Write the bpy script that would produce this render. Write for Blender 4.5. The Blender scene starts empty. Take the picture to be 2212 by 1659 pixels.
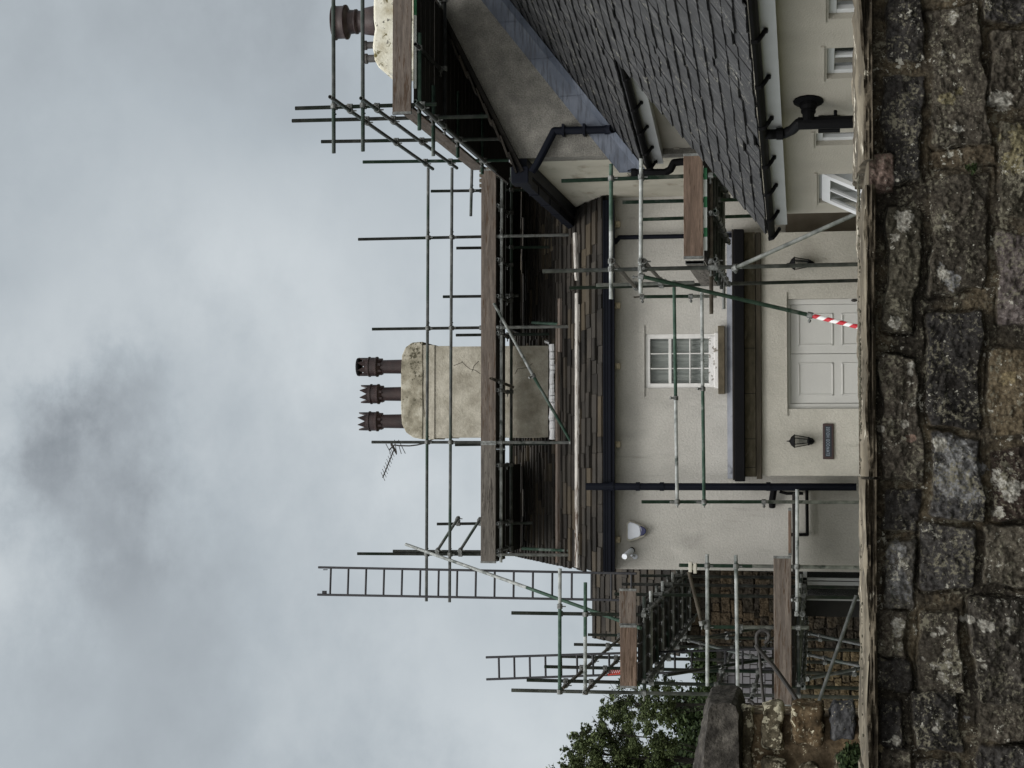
import bpy, math, random, bmesh
import numpy as np
from mathutils import Vector, Matrix
random.seed(7)
R = math.radians
scn = bpy.context.scene
COL = scn.collection

# ------------------------------------------------------------------ camera
FPX = 3700.0                     # focal length in units of the 2212-px wide picture
EYE = 1.65
PITCH, YAW, ROLL = R(10.1), R(2.2), 0.006
hx = Vector((math.sin(YAW), math.cos(YAW), 0)); rx = Vector((math.cos(YAW), -math.sin(YAW), 0)); zz = Vector((0, 0, 1))
CF = hx * math.cos(PITCH) + zz * math.sin(PITCH)
CU = -hx * math.sin(PITCH) + zz * math.cos(PITCH)
CA = rx * math.cos(ROLL) - CU * math.sin(ROLL)      # upright picture: to the right
CB = rx * math.sin(ROLL) + CU * math.cos(ROLL)      # upright picture: up
CAM = Vector((0, 0, EYE))
cam = bpy.data.cameras.new('camera'); co = bpy.data.objects.new('camera', cam); COL.objects.link(co)
# the photograph was taken with the phone turned: the picture's left side is the sky
m = Matrix((-CB, CA, -CF)).transposed()
co.matrix_world = Matrix.Translation(CAM) @ m.to_4x4()
cam.sensor_width = 36; cam.lens = FPX / 2212 * 36
cam.clip_start = 0.1; cam.clip_end = 2000
scn.camera = co

# ------------------------------------------------------------------ light
SUN_EL, SUN_AZ = R(52), R(205)      # azimuth measured from +Y towards +X
w = bpy.data.worlds.new('World'); scn.world = w; w.use_nodes = True
nt = w.node_tree; nt.nodes.clear()
def N(t, **k):
    n = nt.nodes.new(t)
    for a, b in k.items(): setattr(n, a, b)
    return n
def LK(a, b): nt.links.new(a, b)
out = N('ShaderNodeOutputWorld'); bg = N('ShaderNodeBackground'); bg.inputs[1].default_value = 0.1
sky = N('ShaderNodeTexSky', sky_type='NISHITA'); sky.sun_disc = False
sky.sun_elevation = SUN_EL; sky.sun_rotation = SUN_AZ
tc = N('ShaderNodeTexCoord')
def dirv(ix, iy):
    a, b = 829.5 - iy, 1106 - ix
    return (CF * FPX + CA * a + CB * b).normalized()
# cloud texture on the sky directions
mp = N('ShaderNodeMapping'); mp.inputs['Scale'].default_value = (1.0, 1.0, 1.3); LK(tc.outputs['Generated'], mp.inputs[0])
n1 = N('ShaderNodeTexNoise'); n1.inputs['Scale'].default_value = 3.6; n1.inputs['Detail'].default_value = 9; n1.inputs['Roughness'].default_value = .52
n1.inputs['Distortion'].default_value = .35
LK(mp.outputs[0], n1.inputs['Vector'])
n2 = N('ShaderNodeTexNoise'); n2.inputs['Scale'].default_value = 8; n2.inputs['Detail'].default_value = 10; n2.inputs['Roughness'].default_value = .62
LK(mp.outputs[0], n2.inputs['Vector'])
def math_(op, a, b=None, c=None, clamp=False):
    n = N('ShaderNodeMath', operation=op); n.use_clamp = clamp
    for i, v in enumerate((a, b, c)):
        if v is None: continue
        if isinstance(v, (int, float)): n.inputs[i].default_value = v
        else: LK(v, n.inputs[i])
    return n.outputs[0]
# warped direction, so that cloud banks get ragged edges
vm = N('ShaderNodeVectorMath', operation='SUBTRACT'); LK(n2.outputs['Color'], vm.inputs[0]); vm.inputs[1].default_value = (.5, .5, .5)
vs = N('ShaderNodeVectorMath', operation='SCALE'); LK(vm.outputs[0], vs.inputs[0]); vs.inputs['Scale'].default_value = .16
va = N('ShaderNodeVectorMath', operation='ADD'); LK(tc.outputs['Generated'], va.inputs[0]); LK(vs.outputs[0], va.inputs[1])
dens = math_('MULTIPLY', math_('SUBTRACT', n1.outputs['Fac'], .5), .46)
for (ix, iy, rad, amt) in ((120, 990, .026, -.24), (175, 1110, .032, -.26), (60, 1040, .020, -.20), (215, 880, .020, -.20), (250, 1230, .026, -.20), (230, 1400, .034, -.07), (20, 950, .014, -.18), (60, 880, .030, .10), (30, 1200, .034, .14), (330, 1050, .030, .06),
                           (560, 130, .060, -.15), (640, 250, .045, -.12), (770, 400, .040, -.09), (420, 300, .05, .10), (600, 430, .05, .13), (690, 330, .03, .10), (120, 840, .05, .10), (60, 700, .07, .06),
                           (1010, 1330, .05, .10), (1000, 1500, .05, .10), (1150, 1600, .05, .16), (1060, 1420, .03, -.10), (40, 1150, .045, .11),
                           (980, 800, .09, .09), (1100, 600, .1, .12), (100, 200, .09, -.05), (560, 1200, .09, -.03), (300, 500, .1, .05)):
    d = dirv(ix, iy)
    ds = N('ShaderNodeVectorMath', operation='DISTANCE'); LK(va.outputs[0], ds.inputs[0]); ds.inputs[1].default_value = d
    q = math_('DIVIDE', ds.outputs['Value'], rad * 1.35)
    q = math_('POWER', 2.718, math_('MULTIPLY', math_('MULTIPLY', q, q), -1.0))
    dens = math_('ADD', dens, math_('MULTIPLY', q, amt))
fine = math_('MULTIPLY', math_('SUBTRACT', n2.outputs['Fac'], .5), .50)
val = math_('ADD', math_('ADD', dens, fine), .60)
rmp = N('ShaderNodeValToRGB'); LK(val, rmp.inputs[0])
el = rmp.color_ramp.elements
el[0].position = .20; el[0].color = (.225, .25, .275, 1)
el[1].position = .98; el[1].color = (.66, .705, .73, 1)
e = el.new(.42); e.color = (.345, .38, .41, 1)
e = el.new(.63); e.color = (.445, .493, .528, 1)
# overcast sky: the zenith, far above the picture, is much brighter than the part near the horizon
sep = N('ShaderNodeSeparateXYZ'); LK(tc.outputs['Generated'], sep.inputs[0])
mr = N('ShaderNodeMapRange'); mr.interpolation_type = 'SMOOTHSTEP'
LK(sep.outputs['Z'], mr.inputs[0]); mr.inputs[1].default_value = .42; mr.inputs[2].default_value = .98; mr.inputs[3].default_value = 10.0; mr.inputs[4].default_value = 30.0
mb_ = N('ShaderNodeMapRange'); mb_.interpolation_type = 'SMOOTHSTEP'; LK(sep.outputs['Y'], mb_.inputs[0]); mb_.inputs[1].default_value = .25; mb_.inputs[2].default_value = -.75; mb_.inputs[3].default_value = 1.0; mb_.inputs[4].default_value = 1.85
bright = math_('MULTIPLY', mr.outputs[0], mb_.outputs[0])
neu = N('ShaderNodeMix', data_type='RGBA'); LK(math_('MULTIPLY', math_('SUBTRACT', bright, 10.0), .12, clamp=True), neu.inputs[0]); LK(rmp.outputs[0], neu.inputs[6]); neu.inputs[7].default_value = (.59, .59, .58, 1)
sc1 = N('ShaderNodeVectorMath', operation='SCALE'); LK(neu.outputs[2], sc1.inputs[0]); LK(bright, sc1.inputs['Scale'])
mixs = N('ShaderNodeMix', data_type='RGBA'); mixs.inputs[0].default_value = .96
LK(sky.outputs[0], mixs.inputs[6]); LK(sc1.outputs[0], mixs.inputs[7])
LK(mixs.outputs[2], bg.inputs[0]); LK(bg.outputs[0], out.inputs[0])

sl = bpy.data.lights.new('sun', 'SUN'); sl.energy = 1.3; sl.angle = R(25); sl.color = (1, .975, .94)
so = bpy.data.objects.new('sun', sl); COL.objects.link(so)
sd = Vector((math.sin(SUN_AZ) * math.cos(SUN_EL), math.cos(SUN_AZ) * math.cos(SUN_EL), math.sin(SUN_EL)))
so.rotation_euler = sd.to_track_quat('Z', 'Y').to_euler(); so.location = (0, -5, 20)
scn.view_settings.view_transform = 'Standard'; scn.view_settings.look = 'None'
scn.view_settings.exposure = 0.0; scn.view_settings.gamma = 1
scn.cycles.max_bounces = 6

# ------------------------------------------------------------------ surveying helpers
def ray(ix, iy):
    return CF * FPX + CA * (829.5 - iy) + CB * (1106 - ix)
def PY(ix, iy, Y):
    d = ray(ix, iy); return CAM + d * (Y / d.y)
def PX(ix, iy, X):
    d = ray(ix, iy); return CAM + d * (X / d.x)
def PP(ix, iy, o, n):
    d = ray(ix, iy); return CAM + d * ((o - CAM).dot(n) / d.dot(n))

# ------------------------------------------------------------------ materials
MATS = {}
def mat(name, cols, scale=3.0, rough=.85, bump=0.0, bscale=40.0, metallic=0.0, tint=None, tintmix=.5, stretch=(1, 1, 1),
        spots=None, spots2=None, detail=6, streak=None, spec=.5, bdist=.01, colattr=False, fine=None, streak2=None):
    if name in MATS: return MATS[name]
    m = bpy.data.materials.new(name); m.use_nodes = True
    t = m.node_tree; b = t.nodes['Principled BSDF']
    L = t.links.new
    g = t.nodes.new('ShaderNodeNewGeometry')
    mpn = t.nodes.new('ShaderNodeMapping'); mpn.inputs['Scale'].default_value = stretch; L(g.outputs['Position'], mpn.inputs[0])
    def noise(sc, det=6, ro=.55, vec=None):
        n = t.nodes.new('ShaderNodeTexNoise'); n.inputs['Scale'].default_value = sc; n.inputs['Detail'].default_value = det; n.inputs['Roughness'].default_value = ro
        L(vec or mpn.outputs[0], n.inputs['Vector']); return n.outputs['Fac']
    def ramp(fac, cs, lo=.3, hi=.7):
        r = t.nodes.new('ShaderNodeValToRGB'); L(fac, r.inputs[0])
        e = r.color_ramp.elements
        e[0].position = lo; e[0].color = (*cs[0], 1); e[1].position = hi; e[1].color = (*cs[-1], 1)
        for i, c in enumerate(cs[1:-1]):
            q = e.new(lo + (hi - lo) * (i + 1) / (len(cs) - 1)); q.color = (*c, 1)
        return r.outputs[0]
    def mix(f, a, c, mode='MIX'):
        n = t.nodes.new('ShaderNodeMix'); n.data_type = 'RGBA'; n.blend_type = mode
        if isinstance(f, (int, float)): n.inputs[0].default_value = f
        else: L(f, n.inputs[0])
        for s, v in ((6, a), (7, c)):
            if isinstance(v, tuple): n.inputs[s].default_value = (*v, 1)
            else: L(v, n.inputs[s])
        return n.outputs[2]
    c = ramp(noise(scale, detail), cols)
    if tint:
        at = t.nodes.new('ShaderNodeAttribute'); at.attribute_name = 'tint'
        c = mix(tintmix, c, ramp(at.outputs['Fac'], tint, 0, 1))
    if colattr:
        at = t.nodes.new('ShaderNodeAttribute'); at.attribute_name = 'Col'
        c = mix(.75, c, at.outputs['Color'])
        # crust and grain over the stone's own colour
        c = mix(ramp(noise(scale * 3.3, 9, .7), [(0, 0, 0), (1, 1, 1)], .42, .62), mix(1.0, c, (.42, .40, .38), 'MULTIPLY'), c)
    if streak:
        rt = t.nodes.new('ShaderNodeVectorRotate'); rt.rotation_type = 'EULER_XYZ'
        if len(streak) > 4: rt.inputs['Rotation'].default_value = streak[4]
        L(g.outputs['Position'], rt.inputs['Vector'])
        n = t.nodes.new('ShaderNodeMapping'); n.inputs['Scale'].default_value = streak[1]; L(rt.outputs[0], n.inputs[0])
        c = mix(ramp(noise(1.0, 7, .6, n.outputs[0]), [(0, 0, 0), (1, 1, 1)], streak[2], streak[3]), c, streak[0])
    if streak2:
        n = t.nodes.new('ShaderNodeMapping'); n.inputs['Scale'].default_value = streak2[1]; L(g.outputs['Position'], n.inputs[0])
        c = mix(ramp(noise(1.0, 7, .65, n.outputs[0]), [(0, 0, 0), (1, 1, 1)], streak2[2], streak2[3]), c, streak2[0])
    if fine:
        c = mix(1.0, c, ramp(noise(fine[0], 3, .7), [(fine[1],) * 3, (fine[2],) * 3], .3, .7), 'MULTIPLY')
    for sp in (spots, spots2):
        if sp:
            f1 = noise(sp[1], 5, .65)
            f2 = noise(sp[1] * .17 + .3, 3, .5)
            mm = t.nodes.new('ShaderNodeMath'); mm.operation = 'MULTIPLY_ADD'; L(f2, mm.inputs[0]); mm.inputs[1].default_value = .55; L(f1, mm.inputs[2])
            c = mix(ramp(mm.outputs[0], [(0, 0, 0), (1, 1, 1)], sp[2], sp[2] + (sp[3] if len(sp) > 3 else .025)), c, sp[0])
    L(c, b.inputs['Base Color'])
    b.inputs['Roughness'].default_value = rough; b.inputs['Metallic'].default_value = metallic
    b.inputs['Specular IOR Level'].default_value = spec
    if bump:
        bn = t.nodes.new('ShaderNodeBump'); bn.inputs['Strength'].default_value = bump; bn.inputs['Distance'].default_value = bdist
        L(noise(bscale, 5, .65), bn.inputs['Height']); L(bn.outputs[0], b.inputs['Normal'])
    MATS[name] = m; return m

M_RENDER = mat('cream_render', [(.375, .362, .333), (.44, .425, .392), (.50, .485, .448)], 1.3, .95, .7, 34, bdist=.014, spec=.2,
               streak=((.27, .26, .24), (1.8, 1.8, .8), .54, .84), fine=(34, .88, 1.07), streak2=((.20, .19, .165), (6, 6, .55), .60, .92))
M_RENDER_EXT = mat('cream_render_lower', [(.39, .37, .325), (.455, .435, .385), (.52, .498, .442)], 1.6, .95, .8, 42, bdist=.012, spec=.2,
               streak=((.30, .285, .24), (1.4, 1.4, .9), .60, .86), fine=(34, .89, 1.06), streak2=((.22, .20, .155), (7, 7, .7), .60, .90))
M_GREY = mat('weathered_grey_render', [(.135, .13, .118), (.185, .178, .160), (.25, .24, .215)], 5, .97, 1.0, 50, bdist=.015, spec=.15, fine=(45, .68, 1.25), detail=10)
M_CREAMSIDE = mat('cream_side_render', [(.40, .375, .31), (.46, .435, .365), (.50, .475, .40)], 1.5, .95, .9, 42, bdist=.012, spec=.2,
                  streak=((.22, .19, .14), (1.2, 1.2, 3.0), .55, .75))
M_WING = mat('wing_render', [(.35, .33, .285), (.40, .375, .325), (.44, .415, .36)], 1.5, .95, .9, 55, bdist=.01, spec=.2)
M_SHADE_TILE = mat('brown_shade_and_tile', [(.105, .09, .07), (.14, .12, .095), (.17, .15, .12)], 2, .95, .5, 60, spec=.2)  # brown that carries the passage shade; also colours the ridge tiles
M_CHIM = mat('old_chimney_render', [(.25, .228, .18), (.37, .345, .285), (.48, .45, .38)], 3.6, .95, .8, 30, bdist=.012, spec=.2, detail=10,
             streak=((.20, .175, .12), (2.2, 2.2, 2.2), .60, .72), fine=(14, .85, 1.1))
M_CHIMTOP = mat('dirty_chimney_cap', [(.13, .118, .085), (.29, .265, .205), (.45, .425, .35)], 6.0, .95, .9, 26, bdist=.015, spec=.2, detail=10, spots=((.08, .073, .05), 18, .85, .10))
M_CHIMWHITE = mat('white_limewash', [(.40, .36, .26), (.62, .60, .50), (.75, .73, .65)], 4.0, .95, .8, 26, bdist=.012, spec=.2, detail=9,
                  spots=((.12, .10, .035), 7, .88, .06), spots2=((.10, .095, .08), 15, .91, .06))
M_MORTARW = mat('white_mortar', [(.70, .71, .72), (.82, .82, .83), (.88, .88, .88)], 9, .9, .9, 40)
M_SLATE_STONE = mat('stone_slates', [(.009, .008, .007), (.022, .0185, .015), (.055, .045, .035)], 3.0, .92, .9, 30, bdist=.012, tint=[(.005, .0048, .0045), (.016, .0145, .0125), (.028, .025, .021), (.040, .036, .031), (.070, .055, .035)], tintmix=.6, spec=.2, detail=9)
M_LEAD = mat('lead_sheet', [(.055, .066, .090), (.082, .096, .125), (.125, .14, .172)], 2.5, .55, .25, 25, metallic=.25, streak=((.048, .055, .070), (3, 3, 30), .50, .64))
M_LEADP = mat('pale_lead', [(.11, .12, .14), (.16, .17, .195), (.21, .22, .245)], 3, .6, .25, 25, streak=((.06, .065, .08), (6, 6, 6), .58, .7))
M_BLACK = mat('black_gutter_plastic', [(.003, .003, .0035), (.005, .005, .006)], 4, .6, spec=.10)
M_NAVY = mat('navy_painted_gutter', [(.003, .004, .0085), (.0045, .006, .011)], 4, .6, spec=.12)
M_WHITE = mat('white_upvc', [(.58, .59, .60), (.66, .67, .68)], 3, .45)
M_FASCIA = mat('white_fascia', [(.46, .47, .475), (.52, .53, .54)], 3, .5)
M_DOOR = mat('grey_white_door_paint', [(.50, .495, .475), (.55, .545, .52)], 2, .6, fine=(30, .97, 1.02))
M_SASH = mat('old_sash_paint', [(.56, .55, .53), (.66, .65, .63), (.72, .71, .69)], 5, .6, .4, 50)
M_PEEL = mat('peeling_paint', [(.62, .61, .60), (.72, .71, .70)], 8, .7, .8, 40, spots=((.20, .18, .15), 16, .82, .03))
M_STONE_SILL = mat('brown_stone_sill', [(.055, .044, .026), (.082, .066, .040), (.105, .086, .055)], 8, .9, .6, 40)
M_STONE_BAND = mat('brown_stone_band', [(.022, .018, .012), (.038, .031, .02), (.065, .054, .038)], 3, .9, .5, 30, stretch=(.6, 1, 4))
M_STONE_BAND2 = mat('olive_stone_band', [(.055, .046, .029), (.085, .072, .046), (.125, .108, .075)], 7, .9, .6, 40, stretch=(1, 1, 2.5), streak=((.16, .14, .105), (5, 5, 14), .60, .70))
M_CORBEL = mat('buff_stone', [(.42, .36, .25), (.55, .48, .36)], 20, .9, .6, 50)
M_WOODDARK = mat('dark_wood', [(.010, .008, .006), (.02, .016, .012)], 6, .85, .4, 40, stretch=(.3, 1, 1))
def wood(name, a, b, c, knots=(.10, .06, .035)):
    return mat(name, [tuple(v * .7 for v in a), b, tuple(v * 1.15 for v in c)], 4.0, .9, .5, 60, stretch=(.45, .45, 5.5), detail=10, spots=(tuple(v * .6 for v in knots), 9, .84, .06), fine=(26, .72, 1.2), tint=[tuple(v * .88 for v in a), tuple(v * 1.12 for v in c)], tintmix=.25)
M_BOARD = wood('scaffold_board', (.070, .056, .046), (.108, .087, .072), (.155, .128, .108))
M_BOARD_RED = wood('scaffold_board_reddish', (.085, .056, .040), (.125, .084, .061), (.165, .114, .084))
M_BOARD_GREY = wood('scaffold_board_grey', (.072, .063, .054), (.11, .098, .085), (.155, .14, .122), (.055, .045, .036))
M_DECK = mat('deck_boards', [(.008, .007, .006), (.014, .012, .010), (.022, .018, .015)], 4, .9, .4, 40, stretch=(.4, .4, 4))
M_PLANK = wood('pale_batten', (.25, .235, .215), (.33, .315, .29), (.42, .40, .37))
def tubemat(name, cols, g=None, lo=.45, hi=.5, sc=1.1):
    k = {}
    if g: k['streak'] = (g, (sc, sc, sc), lo, hi)
    return mat(name, cols, 9, .5, .15, 60, metallic=.35, **k)
T_GREY = tubemat('galvanised_tube', [(.10, .107, .105), (.17, .18, .178), (.27, .285, .28)])
T_DARK = tubemat('dull_tube', [(.052, .055, .053), (.095, .10, .097), (.16, .165, .16)], (.042, .068, .052), .47, .62)
T_GREEN = tubemat('green_tube', [(.030, .066, .046), (.052, .098, .072), (.10, .155, .12)], (.26, .29, .27), .55, .66, 2.2)
T_MIX = tubemat('half_green_tube', [(.16, .18, .17), (.28, .30, .29), (.42, .45, .44)], (.028, .080, .050), .46, .50, .75)
T_PALE = tubemat('pale_tube', [(.24, .255, .25), (.40, .42, .41), (.58, .60, .59)], (.11, .13, .12), .56, .64, 4)
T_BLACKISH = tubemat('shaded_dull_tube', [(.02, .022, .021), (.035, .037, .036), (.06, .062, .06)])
T_BROWN = tubemat('rusty_tube', [(.055, .045, .035), (.10, .085, .066), (.16, .14, .11)])
M_CLAMP = mat('clamp_steel', [(.07, .07, .065), (.14, .145, .14), (.24, .25, .24)], 25, .55, metallic=.5)
M_LADDER = mat('ladder_steel', [(.014, .014, .017), (.028, .028, .032)], 12, .6, metallic=.4)
M_POT = mat('brown_glazed_terracotta', [(.013, .0065, .0065), (.022, .011, .0105), (.036, .019, .017)], 6, .5, .3, 40, spec=.4)
M_POTG = mat('grey_pot', [(.045, .043, .043), (.085, .08, .078)], 6, .7)
M_RED = mat('red_plastic', [(.42, .03, .02), (.5, .05, .03)], 5, .5)
M_REDTAPE = mat('tape_red', [(.42, .010, .022), (.50, .018, .03)], 5, .4)
M_WHITETAPE = mat('tape_white', [(.75, .75, .76), (.8, .8, .8)], 5, .4)
M_GREENP = mat('board_end_green', [(.02, .13, .05), (.03, .17, .075)], 9, .7)
M_WHITEP = mat('board_end_white', [(.45, .48, .46), (.62, .65, .63)], 9, .7)
M_BOXW = mat('alarm_white', [(.55, .58, .64), (.66, .69, .74)], 5, .35)
M_BOXF = mat('alarm_rim', [(.36, .34, .28), (.45, .43, .37)], 5, .5)
M_BLUE = mat('alarm_blue', [(.010, .012, .060), (.014, .018, .085)], 5, .25)
M_SIGN = mat('dark_brown_sign', [(.030, .014, .013), (.045, .022, .02)], 5, .4)
M_SIGNIN = mat('sign_panel', [(.012, .016, .024), (.018, .022, .032)], 5, .35)
M_LETTER = mat('sign_letters', [(.22, .26, .32), (.28, .33, .39)], 5, .4)
M_IRON = mat('wrought_iron', [(.012, .011, .010), (.03, .026, .022)], 20, .7)
M_CURTAIN = mat('net_curtain', [(.42, .45, .425), (.58, .61, .57)], 2.5, .9, stretch=(7, 1, .4))
M_ROOMDARK = mat('room_interior', [(.02, .02, .02), (.035, .033, .03)], 3, .9)
M_GLASS = bpy.data.materials.new('window_glass'); M_GLASS.use_nodes = True
b_ = M_GLASS.node_tree.nodes['Principled BSDF']; b_.inputs['Base Color'].default_value = (.02, .03, .03, 1); b_.inputs['Roughness'].default_value = .05; b_.inputs['Alpha'].default_value = .22
M_RUBBLE = mat('rubble_stone', [(.020, .017, .013), (.045, .037, .027), (.08, .065, .046)], 6, .95, .9, 30, tint=[(.016, .014, .012), (.04, .033, .024), (.10, .078, .048)], tintmix=.6, detail=9)
M_RUBBLE_Y = mat('yellow_rubble_stone', [(.16, .125, .075), (.26, .205, .125), (.34, .275, .175)], 4, .95, .9, 30, tint=[(.13, .105, .07), (.24, .19, .115), (.38, .31, .20)], tintmix=.6, detail=9)
M_POINT = mat('lime_pointing', [(.018, .015, .012), (.034, .028, .021)], 8, .95, .6, 60)
M_SLHUNG = mat('pale_slate_hanging', [(.19, .185, .20), (.25, .245, .26)], 5, .8, tint=[(.16, .155, .17), (.28, .27, .285)], tintmix=.6)
M_GRASS = mat('lawn_and_gravel', [(.035, .045, .018), (.06, .065, .03), (.10, .09, .06)], 1.2, .95, .6, 30)
M_PATH = mat('tarmac', [(.035, .035, .035), (.055, .055, .054)], 5, .9, .5, 60)
M_BARK = mat('bark', [(.014, .012, .009), (.030, .025, .019)], 8, .95, .8, 30)
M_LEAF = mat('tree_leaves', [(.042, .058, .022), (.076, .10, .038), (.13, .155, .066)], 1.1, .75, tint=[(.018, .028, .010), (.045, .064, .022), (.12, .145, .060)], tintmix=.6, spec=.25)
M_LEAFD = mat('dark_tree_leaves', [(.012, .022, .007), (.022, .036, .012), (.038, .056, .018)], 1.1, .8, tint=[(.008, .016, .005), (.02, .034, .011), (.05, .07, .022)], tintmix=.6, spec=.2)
M_WALLST = mat('lichened_wall_stone', [(.028, .025, .021), (.055, .049, .039), (.105, .093, .072)], 26, .97, 1.0, 110, colattr=True, bdist=.009, spec=.15, detail=12,
               spots=((.34, .33, .285), 75, .925, .03), spots2=((.15, .14, .105), 110, .83, .10), fine=(140, .6, 1.35))
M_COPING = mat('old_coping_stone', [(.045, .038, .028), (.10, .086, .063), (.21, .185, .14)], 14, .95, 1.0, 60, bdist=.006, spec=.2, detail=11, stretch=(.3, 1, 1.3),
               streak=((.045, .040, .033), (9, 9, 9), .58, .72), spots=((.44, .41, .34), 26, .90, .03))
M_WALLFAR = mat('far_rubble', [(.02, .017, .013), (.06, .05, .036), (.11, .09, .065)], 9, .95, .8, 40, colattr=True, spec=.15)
M_COPFACE = mat('shaded_coping_face', [(.030, .025, .018), (.062, .051, .036), (.115, .097, .070)], 16, .95, 1.0, 70, bdist=.008, spec=.15, detail=11, spots=((.28, .26, .21), 34, .93, .03), fine=(90, .6, 1.3))  # darker than the top: the front's lesser sky light put into the colour
M_CAP = mat('grey_capstone', [(.018, .016, .014), (.042, .038, .033), (.095, .087, .075)], 17, .95, 1.0, 50, bdist=.014, fine=(70, .6, 1.35), spec=.2, detail=10, spots=((.15, .14, .12), 26, .95, .03))
M_WALLST2 = mat('ochre_wall_stone', [(.12, .085, .05), (.19, .14, .085), (.27, .21, .135)], 9, .96, 1.0, 60, colattr=True, bdist=.006, spec=.2, detail=10,
                spots=((.46, .42, .31), 26, .90, .025))

# ------------------------------------------------------------------ object helpers
def link(name, me, m, parent=None, smooth=False):
    o = bpy.data.objects.new(name, me); COL.objects.link(o)
    if m is not None and not me.materials:
        for q in (m if isinstance(m, (list, tuple)) else [m]): me.materials.append(q)
    if parent is not None:
        o.parent = parent
        pl = parent.get('_w'); pl = Vector(pl) if pl else Vector((0, 0, 0))
        me.transform(Matrix.Translation(-pl)); o['_w'] = tuple(pl)
    if smooth:
        me.polygons.foreach_set('use_smooth', [True] * len(me.polygons))
    return o
def thing(name, label, cat, loc, group=None):
    o = bpy.data.objects.new(name, None); COL.objects.link(o); o.location = loc; o.empty_display_size = .3
    o['_w'] = tuple(loc); o['label'] = label; o['category'] = cat
    if group: o['group'] = group
    return o
def tag(o, label=None, cat=None, group=None, kind=None):
    if label: o['label'] = label
    if cat: o['category'] = cat
    if group: o['group'] = group
    if kind: o['kind'] = kind
    return o

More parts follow.
